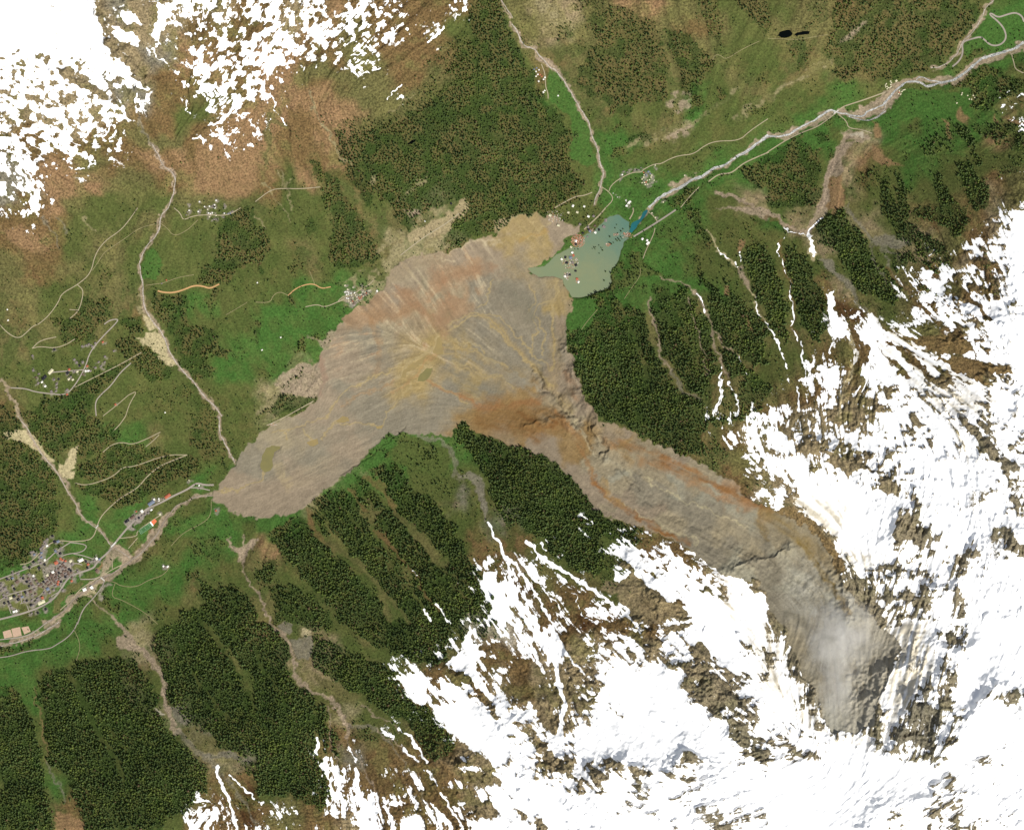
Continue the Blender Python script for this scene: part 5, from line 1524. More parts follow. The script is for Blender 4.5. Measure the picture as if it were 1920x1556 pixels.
def link(name, me, parent=None, label=None, cat=None, group=None, kind=None):
    o = bpy.data.objects.new(name, me); col.objects.link(o)
    if parent: o.parent = parent
    tag(o, label, cat, group, kind)
    return o
def tag(o, label=None, cat=None, group=None, kind=None):
    if label: o['label'] = label
    if cat: o['category'] = cat
    if group: o['group'] = group
    if kind: o['kind'] = kind

# ------------------------------------------------------------ terrain objects
# beyond the surveyed frame the slopes carry on: mirror the land across its border
def mirror_idx(v, lo, hi):
    r = np.where(v < lo, 2 * lo - v, np.where(v > hi, 2 * hi - v, v))
    return np.interp(r, v, np.arange(len(v))).round().astype(int)
mi = mirror_idx(xs, 3, 1916); mj = mirror_idx(ys, 3, 1552)
TINT, SN, DUST, GRAIN, debris, H = [a[mj][:, mi] for a in (TINT, SN, DUST, GRAIN, debris, H)]
M_ground = terrain_material()
wxs, wys = W(GX, GY)
CO = np.stack([wxs, wys, H], -1).reshape(-1, 3).astype(np.float32)
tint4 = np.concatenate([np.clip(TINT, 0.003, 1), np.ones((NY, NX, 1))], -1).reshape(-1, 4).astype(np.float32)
gz_y, gz_x = np.gradient(H)
sx = np.gradient(xs) * S; sy = -np.gradient(ys) * S
nrm = np.stack([-gz_x / sx[None], -gz_y / sy[:, None], np.ones_like(H)], -1).reshape(-1, 3)
nrm /= np.linalg.norm(nrm, axis=1, keepdims=True)
idx = np.arange(NX * NY).reshape(NY, NX)
quads = np.stack([idx[1:, :-1], idx[1:, 1:], idx[:-1, 1:], idx[:-1, :-1]], -1).reshape(-1, 4)
bs = blur((SN > 0).astype(np.float32), 6)
klass = np.where(debris > .5, 1, np.where(bs > .55, 2, 0))
kq = klass[:-1, :-1].ravel()
for k, nm in ((0, 'mountain_terrain'), (1, 'landslide_debris'), (2, 'snow_field')):
    q = quads[kq == k]
    used = np.zeros(NX * NY, bool); used[q.ravel()] = True
    remap = np.cumsum(used) - 1
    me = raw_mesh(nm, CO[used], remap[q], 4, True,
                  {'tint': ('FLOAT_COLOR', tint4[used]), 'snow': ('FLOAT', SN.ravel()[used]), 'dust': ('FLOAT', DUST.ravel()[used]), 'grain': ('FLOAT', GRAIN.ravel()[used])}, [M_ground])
    me.normals_split_custom_set_from_vertices(nrm[used])
    link(nm, me, kind='structure', label={'mountain_terrain': 'green and brown mountain slopes and valley floor', 'landslide_debris': 'grey and rust brown fan of landslide mud and rock', 'snow_field': 'white snow cover on the high slopes'}[nm])

# ------------------------------------------------------------ water sheets
def sheet(name, pts, z, m, label, kind='structure'):
    X, Y = W(pts[:, 0], pts[:, 1])
    me = bpy.data.meshes.new(name)
    me.from_pydata([(a, b, z) for a, b in zip(X, Y)], [], [list(range(len(pts)))[::-1]])
    me.materials.append(m); me.update()
    if me.polygons[0].normal.z < 0: me.flip_normals()
    return link(name, me, kind=kind, label=label)
def water_mat(name, c1, c2, sc=.004, rough=.35):
    return mat(name, lin(c1) / E_ALB, rough, .25, 0, sc, .15, col2=lin(c2) / E_ALB)
M_lake = water_mat("silty_lake_water", (144, 146, 106), (124, 140, 108), .003)
_nt = M_lake.node_tree; _N = _nt.nodes; _L = _nt.links
_g = _N.new('ShaderNodeNewGeometry'); _d = _N.new('ShaderNodeVectorMath'); _d.operation = 'DOT_PRODUCT'
_L.new(_g.outputs['Position'], _d.inputs[0]); _d.inputs[1].default_value = (.75, .66, 0)
_a = _N.new('ShaderNodeMath'); _a.operation = 'MULTIPLY_ADD'; _a.inputs[1].default_value = 320
_z = _N.new('ShaderNodeTexNoise'); _z.inputs['Scale'].default_value = .007; _z.inputs['Detail'].default_value = 5; _z.inputs['Distortion'].default_value = 1.5
_L.new(_g.outputs['Position'], _z.inputs['Vector']); _L.new(_z.outputs['Fac'], _a.inputs[0]); _L.new(_d.outputs['Value'], _a.inputs[2])
_m = _N.new('ShaderNodeMapRange'); _m.inputs['From Min'].default_value = 1220; _m.inputs['From Max'].default_value = 1900
_L.new(_a.outputs[0], _m.inputs['Value'])
_x = _N.new('ShaderNodeMix'); _x.data_type = 'RGBA'; _x.inputs[7].default_value = (*(lin((84, 126, 113)) / E_ALB), 1)
_o = _N['Principled BSDF'].inputs['Base Color'].links[0].from_socket
_L.new(_o, _x.inputs[6]); _L.new(_m.outputs[0], _x.inputs['Factor']); _L.new(_x.outputs[2], _N['Principled BSDF'].inputs['Base Color'])
sheet("lake", LK[0], LK[1], M_lake, "murky grey green lake dammed up behind the landslide")
sheet("river", BL[0], BL[1], water_mat("clear_river_water", (16, 84, 92), (30, 116, 120), .01), "clear blue river water backing up beside the lake")
Mo = water_mat("olive_pool_water", (136, 128, 78), (126, 120, 76), .02); Mc = water_mat("ochre_pool_water", (162, 142, 92), (152, 134, 90), .02)
for k, (pts, lv) in PL:
    sheet("mud_pool", pts, lv, Mo if k == 'olive' else Mc, "%s coloured pool of muddy water on the debris" % k)
Mb = mat("dark_tarn_water", (.002, .003, .003), .6, 0)
for pts, lv in PN: sheet("pond", pts, lv, Mb, "small black tarn on the slope")

def densify(p, step):
    out = [p[0]]
    for a, b in zip(p[:-1], p[1:]):
        k = max(1, int(np.hypot(*(b - a)) / step))
        for i in range(1, k + 1): out.append(a + (b - a) * i / k)
    return np.array(out)
def smooth_line(p, it=2):
    for _ in range(it):
        q = [p[0]]
        for a, b in zip(p[:-1], p[1:]): q += [a * .75 + b * .25, a * .25 + b * .75]
        q.append(p[-1]); p = np.array(q)
    return p
def ribbon(name, pts, wid, m, off, label, kind='structure', wiggle=0, vary=0, seed=1, flat=False):
    p = densify(smooth_line(pts), 1.2)
    if wiggle:
        p[:, 0] += (vn(p[:, 0], p[:, 1], 9, seed) - .5) * 2 * wiggle; p[:, 1] += (vn(p[:, 0], p[:, 1], 9, seed + 1) - .5) * 2 * wiggle
    t = np.gradient(p, axis=0); t /= np.linalg.norm(t, axis=1, keepdims=True) + 1e-9
    n = np.stack([-t[:, 1], t[:, 0]], -1)
    hw = np.full(len(p), wid / 2 / S)
    if vary: hw *= 1 + vary * 2 * (vn(p[:, 0], p[:, 1], 6, seed + 2) - .5)
    K5 = 5; vs = []
    for a in np.linspace(-1, 1, K5):
        q = p + n * (hw * a)[:, None]
        X, Y = W(q[:, 0], q[:, 1]); vs.append(np.stack([X, Y, hs(q[:, 0], q[:, 1])], -1))
    vs = np.array(vs)                       # K5, n, 3
    z = np.maximum(vs[..., 2], vs[..., 2].max(0)[None] - .6) if flat else vs[..., 2]
    vs[..., 2] = z + off
    k = len(p); I = np.arange(K5 * k).reshape(K5, k)
    q = np.stack([I[:-1, :-1], I[:-1, 1:], I[1:, 1:], I[1:, :-1]], -1).reshape(-1, 4)
    me = raw_mesh(name, vs.reshape(-1, 3), q, 4, True, None, [m])
    if me.polygons[len(me.polygons) // 2].normal.z < 0: me.flip_normals()
    return link(name, me, kind=kind, label=label)

M_stream = mat("white_water_over_boulders", lin((96, 104, 108)) / E_ALB, .5, .3, 0, .11, 1.0, col2=lin((222, 220, 212)) / E_ALB)
M_mudriver = mat("brown_river_water", lin((132, 122, 108)) / E_ALB, .5, .3, 0, .08, .6, col2=lin((176, 160, 140)) / E_ALB)
M_creek = mat("boulder_creek", lin((136, 124, 112)) / E_ALB, .8, .2, 0, .09, 1.0, col2=lin((208, 198, 184)) / E_ALB)
for i, (wd, t, p) in enumerate(rows(WATER)):
    pts = tp(t, p)
    big = i < 7
    m = M_stream if big else (M_mudriver if i in (13, 14, 15) else M_creek)
    nm = 'river' if (big or i in (13, 14, 15)) else 'stream'
    ribbon(nm, pts, float(wd) * S * (.62 if big else .7), m, .9, "%s tumbling down its gravel bed" % ('braided grey blue river' if big else 'narrow pale boulder stream'), wiggle=1.0, vary=.45, seed=i)
    w, mm = line(pts, float(wd) + 2, 0); noforest[w] = np.maximum(noforest[w], mm)

M_road = mat("worn_asphalt", lin((166, 156, 144)) / E_ALB, .9, .2, .10, .3)
M_track = mat("pale_gravel", lin((176, 164, 136)) / E_ALB, .95, .1, .14, .3)
M_path = mat("trodden_path", lin((158, 148, 110)) / E_ALB, .95, .1, .18, .3)
M_dirt = mat("raw_orange_dirt", lin((200, 160, 112)) / E_ALB, .95, .1, .12, .3)
RW = {'road': 1.0, 'track': .85, 'path': .6, 'dirt': .9}
for i, (k, wd, t, p) in enumerate(rows(ROADS)):
    pts = tp(t, p)
    ribbon('road' if k != 'path' else 'path', pts, float(wd) * RW[k], {'road': M_road, 'track': M_track, 'path': M_path, 'dirt': M_dirt}[k], .9 + .12 * (i % 5),
           {'road': 'grey surfaced valley road', 'track': 'pale gravel farm track', 'path': 'thin trodden footpath', 'dirt': 'freshly cut orange dirt track'}[k], seed=i)
    w, mm = line(pts, float(wd) / S + (1.4 if k != 'path' else .2), 0); noforest[w] = np.maximum(noforest[w], mm * (1 if k != 'path' else .8))

# ------------------------------------------------------------ forest
for wd, t, p in rows(LANES):
    w, mm = line(tp(t, p), float(wd), 1.0); forest[w] *= 1 - .92 * mm
forest *= (1 - np.clip(noforest, 0, 1)) * (1 - sstep(.3, .6, debris)) * (1 - .9 * sstep(.3, .8, chan)) * (1 - sstep(-.02, .1, SN))
forest *= (.80 + .34 * sstep(.36, .50, F2)) * np.where(GY + GX * .62 < 1330, .90, 1.0)
forest = forest.astype(np.float32)
houses_px = []
for t, lst in rows(HOUSES):
    for q in lst.split():
        f = q.split(',')
        ox, oy, k = TILES[t]
        houses_px.append((t, float(f[0]), float(f[1]), float(f[0]) / k + ox, float(f[1]) / k + oy, f[2], float(f[3]) if len(f) > 3 else 1.0))
for h in houses_px:
    w, mm = line(np.array([[h[3] - .1, h[4]], [h[3] + .1, h[4]]]), 7.5, 0); forest[w] *= 1 - mm

SP = 3.75
tx, ty = np.meshgrid(np.arange(-20, 1940, SP), np.arange(-20, 1576, SP))
tx = tx + (np.arange(tx.shape[0])[:, None] % 2) * SP / 2
tx = (tx + rng.uniform(-1.8, 1.8, tx.shape)).ravel(); ty = (ty + rng.uniform(-1.8, 1.8, ty.shape)).ravel()
def gat(a, x, y):
    return a[np.clip(np.interp(y, ys, np.arange(NY)).round().astype(int), 0, NY - 1), np.clip(np.interp(x, xs, np.arange(NX)).round().astype(int), 0, NX - 1)]
fd_ = gat(forest, tx, ty)
# lone trees and shrubs thinly spread over the green slopes
scat = gat(green * (1 - debris) * (1 - np.clip(noforest, 0, 1)) * (1 - np.clip(chan * 2, 0, 1)) * sstep(.56, .66, fbm(GX, GY, 34, 7, 4)), tx, ty) * .22 + gat((1 - debris) * (1 - np.clip(noforest, 0, 1)) * (1 - np.clip(chan * 2, 0, 1)) * (SN < -.05) * (H < 1900) * sstep(.54, .66, fbm(GX, GY, 20, 2, 4)), tx, ty) * .16
keep = rng.random(len(tx)) < np.maximum(fd_ * .98, scat)
tx, ty, fd_ = tx[keep], ty[keep], fd_[keep]

def star_cone(n, r, z0, z1, jag, droop=0.0):
    v = []
    for i in range(n):
        a = 2 * math.pi * i / n
        rr = r * (1 if i % 2 == 0 else jag)
        v.append((rr * math.cos(a), rr * math.sin(a), z0 - (droop if i % 2 == 0 else 0)))
    v.append((0, 0, z1))
    return v, [(i, (i + 1) % n, n) for i in range(n)]
def combine(parts):
    V, Fc = [], []
    for v, f in parts:
        o = len(V); V += v; Fc += [tuple(i + o for i in t) for t in f]
    return np.array(V, np.float32), np.array(Fc, np.int32)
TV, TF = combine([star_cone(8, 1.0, .10, .72, .66, .04), star_cone(6, .62, .42, 1.0, .7, .03)])
M_tree = mat("conifer_needles", (.05, .08, .03), .85, .15, .35, .35, 0, attr='leaf')
n = len(tx)
north = (ty + tx * .62 < 1330)
hgt = np.where(north, 1.0, 1.18) * np.exp(rng.normal(-.16, .27, n)).clip(.42, 1.5) * (.72 + .28 * sstep(.2, .9, fd_)) * (.8 + .45 * gat(F2, tx, ty))
R = 7.6 * hgt; Ht = 30 * hgt
rot = rng.uniform(0, 6.28, n)
c, s = np.cos(rot), np.sin(rot)
tz = hs(tx, ty); X, Y = W(tx, ty)
vx = TV[None, :, 0] * R[:, None]; vy = TV[None, :, 1] * R[:, None]
co = np.stack([vx * c[:, None] - vy * s[:, None] + X[:, None], vx * s[:, None] + vy * c[:, None] + Y[:, None], TV[None, :, 2] * Ht[:, None] + tz[:, None] - 1.0], -1).reshape(-1, 3)
fc = (TF[None] + (np.arange(n) * len(TV))[:, None, None]).reshape(-1, 3)
mixv = np.clip(rng.random(n) * .75 + 1.6 * (gat(F1, tx, ty) - .42), 0, 1)[:, None]
larch = (rng.random(n) < .12 + .5 * (gat(fbm(GX, GY, 22, 11, 3), tx, ty) > .56))[:, None]
leafc = np.array([.036, .058, .018]) * (1 - mixv) + np.array([.092, .132, .040]) * mixv
leafc = np.where(larch, leafc * np.array([1.45, 1.32, 1.0]), leafc) * np.where(north, 1.12, 1.12)[:, None]
leafc = np.where((rng.random(n) < .012)[:, None], np.array([.12, .085, .045]), leafc)
lc = np.repeat(np.concatenate([leafc, np.ones((n, 1))], 1), len(TV), 0)
link("conifer_forest", raw_mesh("conifer_forest", co, fc, 3, False, {'leaf': ('FLOAT_COLOR', lc)}, [M_tree]),
     label="dense dark green conifer woods covering the valley slopes", cat="forest", kind="stuff")
print("trees", n)
# ------------------------------------------------------------ single trees
def ordinal(n):
    w = ['first', 'second', 'third', 'fourth', 'fifth', 'sixth', 'seventh', 'eighth', 'ninth', 'tenth', 'eleventh', 'twelfth', 'thirteenth', 'fourteenth', 'fifteenth', 'sixteenth', 'seventeenth', 'eighteenth', 'nineteenth', 'twentieth']
    return w[n] if n < len(w) else '%dth' % (n + 1)
def distinct(items, make, order=' from left'):
    """items: (key, x, obj); label each by rank along x inside its key"""
    by = {}
    for it in items: by.setdefault(it[0], []).append(it)
    for k, l in by.items():
        l.sort(key=lambda a: a[1])
        for i, it in enumerate(l): it[2]['label'] = make(k, '' if len(l) == 1 else ', ' + ordinal(i) + order)

TREES = """
V3|905,810 930,800 920,840 870,830 1020,810 1045,815 1055,860 990,770 995,915 560,840 615,840 1190,730 1215,745 1160,715 1300,670 1330,640 1350,665 1380,620 1405,650 1320,690 1370,690 1250,720 1310,400 1280,460 1425,480 1385,515 1325,550 1185,615 1110,1250 1085,1405 915,490|in the flooded lake
V4|155,130 100,230 190,310 855,240 980,250 1010,370 1085,380 980,420 1085,100 1110,160 1170,160 1225,120 1410,75 1120,545 1240,610 1175,335 1315,320 1575,275 1470,360 890,325 1135,660 1165,930 1100,910 790,930 350,1090 440,1080 295,1150 280,1245 155,1410|by the debris edge hamlet
c3r0|1675,220 1720,215 1815,255 1615,320 1605,290 1715,325 1645,315 1560,330 1500,330 1530,350 1240,505 1065,965 1190,980 1700,90|near the upper right road loop
V2|1330,790 1665,780 1485,920 1525,840 1725,720 1620,680 1635,660 1490,540 1410,410 1440,450 1370,470 1290,560 1520,1390 1050,1060|south of the grey river
c2r1|985,175 1240,105 1380,170 1680,90 1565,230 1300,130 1010,140 1120,180 1560,260 1320,320 1335,370 1350,240 700,475 690,545 1100,410 1130,450 1010,590 450,700 430,730 570,680|on the slope east of the lake
D2|350,520 355,490 350,460 380,400 170,500 220,500 210,400 250,470 160,460 90,480 280,430 300,380 240,510 60,520 150,560|on the dry western meadow
c0r1|1505,210 1500,240 1495,330 1490,420 1485,450 510,460 640,90 1310,690 1620,500 1450,640 1755,1100 1760,860 1840,760 1700,830 1880,1000|near the long pale stream
c1r1|880,240 1090,170 1130,90 1180,130 1210,60 1250,50 1290,60 1330,70 1310,180 1270,200 1230,230 1190,260 1390,250 1385,310 1180,340 870,440 900,430 950,490 940,500 800,490 430,480 500,560 590,480 600,570 400,400 130,700 170,870 150,860 320,300 300,260|on the dusty slope above debris
c0r3|250,120 285,180 500,230 430,120 470,60 510,200 180,180 120,310 350,300 60,250 330,290 560,60|on the bright meadow below the village
V9|1160,960 1165,570 1345,1000 1350,830 1880,1000 1880,1300 450,1280 110,1300 165,1330 270,1120 1160,1210 830,1220 1000,860 935,790 1310,900 15,1390|on the meadows south of the village
c2r0|720,520 300,180 1000,940 800,960 480,1070 850,1220 820,1250 1360,1190 1400,1210 1680,1180 1550,1250 400,560 660,880 740,850 470,1010 700,1060 980,1030 1230,300 340,880 430,1060|around the upper side valley
c3r1|30,40 60,150 190,30 250,110 900,30 1000,150 700,60 1180,640 1120,560 1010,600 1300,260 950,60 780,250|on the eastern upper slope
"""
M_bark = mat("brown_bark", (.06, .04, .028), .95, .1, .2, .5)
M_crown = [mat("spruce_needles", (.055, .085, .03), .85, .15, .4, .4), mat("larch_needles", (.10, .145, .05), .85, .15, .35, .4)]
def crown_mesh(kind):
    rr = random.Random(kind)
    parts = []
    tiers = 6
    for i in range(tiers):
        f = i / tiers
        r = (1 - f) ** .8 * rr.uniform(.92, 1.05) + .06
        v, fcs = star_cone(14, r, .14 + .78 * f, .14 + .78 * f + .30, .62, .05)
        v = [(x * rr.uniform(.8, 1.15), y * rr.uniform(.8, 1.15), z + rr.uniform(-.02, .02)) for x, y, z in v]
        parts.append((v, fcs))
    V, Fc = combine(parts)
    V[:, 2] = np.minimum(V[:, 2], 1.0)
    V = V * np.array([5.6, 5.6, 22])
    return raw_mesh("crown", V, Fc, 3, False, None, [M_crown[kind]])
def trunk_mesh():
    V, Q = [], []
    for z, r in ((-2, .5), (4, .42), (18, .12)):
        for i in range(6): V.append((r * math.cos(i * math.pi / 3), r * math.sin(i * math.pi / 3), z))
    for k in range(2):
        for i in range(6): Q.append((k * 6 + i, k * 6 + (i + 1) % 6, k * 6 + 6 + (i + 1) % 6, k * 6 + 6 + i))
    return raw_mesh("trunk", np.array(V), np.array(Q), 4, True, None, [M_bark])
CR = [crown_mesh(0), crown_mesh(1)]; TR = trunk_mesh()
items = []; count = 0
for t, lst, where in rows(TREES):
    for p in tp(t, lst):
        kd = 1 if random.random() < .25 else 0
        nm = ('spruce_tree', 'larch_tree')[kd]
        o = bpy.data.objects.new(nm, None); col.objects.link(o)
        X, Y = W(p[0], p[1]); o.location = (float(X), float(Y), max(float(hs(p[0], p[1])), lake_lv - 3 if t == 'V3' else 0))
        s = random.uniform(.75, 1.25); o.scale = (s * random.uniform(.9, 1.1), s, s * random.uniform(.85, 1.15)); o.rotation_euler.z = random.uniform(0, 6.28)
        o['category'] = 'tree'; o['group'] = 'single trees standing in the open'
        for pn, me in (('crown', CR[kd]), ('trunk', TR)):
            c_ = bpy.data.objects.new(pn, me); col.objects.link(c_); c_.parent = o
        items.append(((nm.split('_')[0], where), p[0], o)); count += 1
tone = {'spruce': 'dark green spruce standing', 'larch': 'pale green larch standing'}
distinct(items, lambda k, r: '%s %s%s' % (tone[k[0]], k[1], r))
print('single trees', count)

# ------------------------------------------------------------ houses
RC = dict(k=(34, 34, 42), g=(134, 124, 120), b=(112, 92, 80), l=(206, 200, 168), r=(186, 104, 76), w=(240, 238, 228), u=(120, 130, 148))
RN = dict(k='black slate', g='grey stone', b='brown shingle', l='pale cream', r='rusty red', w='white metal', u='blue grey metal')
M_roof = {k: mat(RN[k].replace(' ', '_') + '_roof', np.minimum(lin(v) / E_ALB * (1.25 if k in 'lw' else 1.1), .9), .8, .2, .16, .5) for k, v in RC.items()}
M_wood = mat("dark_larch_boards", (.16, .10, .06), .85, .2, .2, .6)
M_plaster = mat("white_plaster", (.72, .69, .63), .9, .1, .05, .5)
M_glass = mat("window_glass", (.03, .035, .04), .2, .5)
M_chim = mat("chimney_stone", (.35, .32, .30), .9, .1, .1, .8)
def boxf(x0, y0, z0, x1, y1, z1):
    v = [(x0, y0, z0), (x1, y0, z0), (x1, y1, z0), (x0, y1, z0), (x0, y0, z1), (x1, y0, z1), (x1, y1, z1), (x0, y1, z1)]
    f = [(3, 2, 1, 0), (4, 5, 6, 7), (0, 1, 5, 4), (1, 2, 6, 5), (2, 3, 7, 6), (3, 0, 4, 7)]
    return v, f
def pym(name, V, Fc, mats, mi=None):
    me = bpy.data.meshes.new(name); me.from_pydata(V, [], Fc)
    for m in mats: me.materials.append(m)
    if mi: me.polygons.foreach_set('material_index', mi)
    me.update(); return me
def wall_mesh(m_low, m_up, w=5.6, d=4.8, hl=2.6, hu=5.4, gh=2.3):
    V, Fc, mi = [], [], []
    v, f = boxf(-w, -d, -5, w, d, hl); V += v; Fc += f; mi += [0] * 6
    o = len(V)
    V += [(-w - .15, -d - .15, hl), (w + .15, -d - .15, hl), (w + .15, d + .15, hl), (-w - .15, d + .15, hl),
          (-w - .15, -d - .15, hu), (w + .15, -d - .15, hu), (w + .15, d + .15, hu), (-w - .15, d + .15, hu), (-w - .15, 0, hu + gh), (w + .15, 0, hu + gh)]
    Fc += [tuple(o + i for i in q) for q in ((3, 2, 1, 0), (0, 1, 5, 4), (2, 3, 7, 6), (1, 2, 6, 9, 5), (3, 0, 4, 8, 7), (4, 5, 9, 8), (6, 7, 8, 9))]
    mi += [1] * 7
    for k in range(4):
        for zz in (.8, 3.4):
            x = -4.2 + k * 2.6
            for sg in (-1, 1):
                yy = sg * (d + (.02 if zz < hl else .17)); y2 = yy + sg * .05
                v, f = boxf(x, min(yy, y2), zz, x + 1.0, max(yy, y2), zz + 1.2); o = len(V); V += v; Fc += [tuple(o + i for i in q) for q in f]; mi += [2] * 6
    return pym("wall", V, Fc, [m_low, m_up, M_glass], mi)
def roof_mesh(m, w=6.6, d=6.0, ze=5.05, zr=8.0, th=.35):
    V = [(-w, -d, ze), (w, -d, ze), (w, 0, zr), (-w, 0, zr), (w, d, ze), (-w, d, ze)]
    V += [(x, y, z + th) for x, y, z in V]
    Fc = [(6, 7, 8, 9), (9, 8, 10, 11), (0, 3, 2, 1), (3, 5, 4, 2), (0, 1, 7, 6), (4, 5, 11, 10), (1, 2, 8, 7), (2, 4, 10, 8), (3, 0, 6, 9), (5, 3, 9, 11)]
    return pym("roof", V, Fc, [m])
WALL = {'white': wall_mesh(M_plaster, M_plaster), 'mixed': wall_mesh(M_plaster, M_wood), 'wood': wall_mesh(M_wood, M_wood)}
ROOF = {k: roof_mesh(m) for k, m in M_roof.items()}
v, f = boxf(-.5, -.5, 6.2, .5, .5, 9.6); CHIM = pym("chimney", [(x + 2.2, y + 1.6, z) for x, y, z in v], f, [M_chim])
LM_ = [(t,) + tuple(float(a) for a in xy.split(',')) + (ph,) for t, xy, ph in rows(LANDM)]
SMALL = {'V4': .70, 'V6': .78, 'V7': .74, 'V8': .80, 'V1': 1.28, 'V5': 1.2, 'V3': 1.22, 'V2': 1.05, 'c2r0': .85, 'c1r0': 1.2, 'c1r1': .85, 'c0r1': .85}
BASE = {'V1': 28, 'V2': 35, 'V3': -25, 'V4': 30, 'V5': 30, 'V6': 20, 'V7': 40, 'V8': 20}
items = []
for t, zx, zy, px, py, rc, sz in houses_px:
    sc = SMALL[t] * sz * random.uniform(.93, 1.07)
    hut = t in ('V4', 'V6', 'V7', 'V8', 'c2r0', 'c1r1', 'c0r1')
    ldm = [l for l in LM_ if l[0] == t]
    if ldm: ph = min(ldm, key=lambda l: (l[1] - zx) ** 2 + (l[2] - zy) ** 2)[3]
    else: ph = {'c1r0': 'alone in a small forest clearing', 'c1r1': 'alone on the western meadow', 'c0r1': 'scattered on the western pastures'}[t]
    nm = 'hut' if hut else ('barn' if sz >= 1.8 else 'chalet')
    o = bpy.data.objects.new(nm, None); col.objects.link(o)
    X, Y = W(px, py); z = float(hs(px, py))
    flooded = t == 'V3' and hs(px, py) < lake_lv
    if flooded: z = lake_lv - 2.6
    o.location = (float(X), float(Y), z)
    a = math.radians(BASE.get(t, 30) + random.choice((0, 0, 90)) + random.uniform(-9, 9))
    if sz >= 1.8: a = math.radians(BASE.get(t, 30) + random.uniform(-2, 2) + (18 if t == 'V5' else 0))
    o.rotation_euler.z = a + (0 if not flooded else random.uniform(-.8, .8))
    if flooded and random.random() < .5: o.rotation_euler.x = random.uniform(-.12, .12)
    long = 1.45 if sz >= 1.8 else 1.0
    o.scale = (sc * long * random.uniform(.95, 1.1), sc * (.8 if sz >= 1.8 else 1), max(.8, min(sc, 1.25)) if not hut else .8)
    o['category'] = {'hut': 'hut', 'barn': 'large building', 'chalet': 'house'}[nm]
    o['group'] = {'hut': 'small mountain huts', 'barn': 'large sheds and halls', 'chalet': 'houses of the mountain villages'}[nm]
    wk = 'white' if rc in 'wu' else ('mixed' if rc in 'kr' else 'wood')
    r_ = bpy.data.objects.new('roof', ROOF[rc]); w_ = bpy.data.objects.new('wall', WALL[wk])
    for q in (r_, w_): col.objects.link(q); q.parent = o
    if not hut:
        c_ = bpy.data.objects.new('chimney', CHIM); col.objects.link(c_); c_.parent = r_
    items.append(((('flooded ' if flooded else '') + ('long ' if sz >= 1.8 else 'small ' if hut else 'big ' if sz >= 1.3 else '') + RN[rc] + ' roofed ' + {'barn': 'building', 'hut': 'hut', 'chalet': 'house'}[nm], ph), px, o))
distinct(items, lambda k, r: '%s %s%s' % (k[0], k[1], r))
print('houses', len(items))

# ------------------------------------------------------------ sports grounds
def quad_sheet(name, tile, pts, m, off, label, cat, nsub=6, group=None, z=None, th=.35, parent=None):
    p = tp(tile, pts) if isinstance(pts, str) else pts
    u = np.linspace(0, 1, nsub + 1); V = []
    for a in u:
        for b in u:
            q = (p[0] * (1 - a) + p[1] * a) * (1 - b) + (p[3] * (1 - a) + p[2] * a) * b
            V.append(q)
    V = np.array(V); zz = hs(V[:, 0], V[:, 1]); zt = z if z is not None else float(zz.max()) + off
    X, Y = W(V[:, 0], V[:, 1]); top = np.stack([X, Y, np.full(len(X), zt)], -1)
    I = np.arange((nsub + 1) ** 2).reshape(nsub + 1, nsub + 1)
    q = np.stack([I[:-1, :-1], I[1:, :-1], I[1:, 1:], I[:-1, 1:]], -1).reshape(-1, 4)
    bot = top - np.array([0, 0, th]); n_ = len(top)
    rim = list(I[0, :]) + list(I[1:, -1]) + list(I[-1, :-1][::-1]) + list(I[1:-1, 0][::-1])
    side = [(rim[i], rim[(i + 1) % len(rim)], rim[(i + 1) % len(rim)] + n_, rim[i] + n_) for i in range(len(rim))]
    me = raw_mesh(name, np.concatenate([top, bot]), np.concatenate([q, np.array(side)]), 4, False, None, [m])
    o = link(name, me, parent=parent, label=label, cat=cat, group=group)
    return o, zt
M_turf = mat("pitch_turf", (.045, .11, .04), .9, .1, .15, .05); M_red = mat("orange_court", (.50, .13, .06), .85, .1, .05, .1)
M_white = mat("white_paint", (.8, .8, .76), .8, .2, .03, .1); M_clay = mat("pink_clay", (.34, .24, .17), .95, .1, .1, .08)
pitch, z0 = quad_sheet("football_pitch", 'V2', "630,915 806,792 858,852 672,978", M_turf, .5, "long green football pitch beside the grey river", "sports field", th=6)
quad_sheet("hard_court", 'V2', "826,784 880,738 915,776 862,836", M_red, .5, "bright orange hard court at the end of the pitch", "sports court", z=z0 + .05, th=6)
quad_sheet("white_apron", 'V2', "808,794 824,783 864,842 850,852", M_white, .5, "white strip between pitch and orange court", "paved strip", z=z0 + .1, th=6)
P4 = tp('V2', "630,915 806,792 858,852 672,978")
def lerp(a, b): return (P4[0] * (1 - a) + P4[1] * a) * (1 - b) + (P4[3] * (1 - a) + P4[2] * a) * b
M_line = mat("pitch_line_paint", (.35, .45, .33), .8, .1)
segs = [((.05, .08), (.95, .08)), ((.05, .92), (.95, .92)), ((.05, .08), (.05, .92)), ((.95, .08), (.95, .92)), ((.5, .08), (.5, .92)), ((.05, .3), (.2, .3)), ((.2, .3), (.2, .7)), ((.05, .7), (.2, .7)), ((.95, .3), (.8, .3)), ((.8, .3), (.8, .7)), ((.95, .7), (.8, .7))]
V, Fc = [], []
for a, b in segs:
    p, q = lerp(*a), lerp(*b); d = (q - p) / np.linalg.norm(q - p); nn_ = np.array([-d[1], d[0]]) * .09
    o = len(V)
    for c_ in (p - nn_, q - nn_, q + nn_, p + nn_):
        X, Y = W(*c_); V.append((float(X), float(Y), z0 + .03))
    Fc.append((o, o + 1, o + 2, o + 3))
pm = pym("pitch_marking", V, Fc, [M_line])
if pm.polygons[0].normal.z < 0: pm.flip_normals()
link("pitch_marking", pm, parent=pitch)
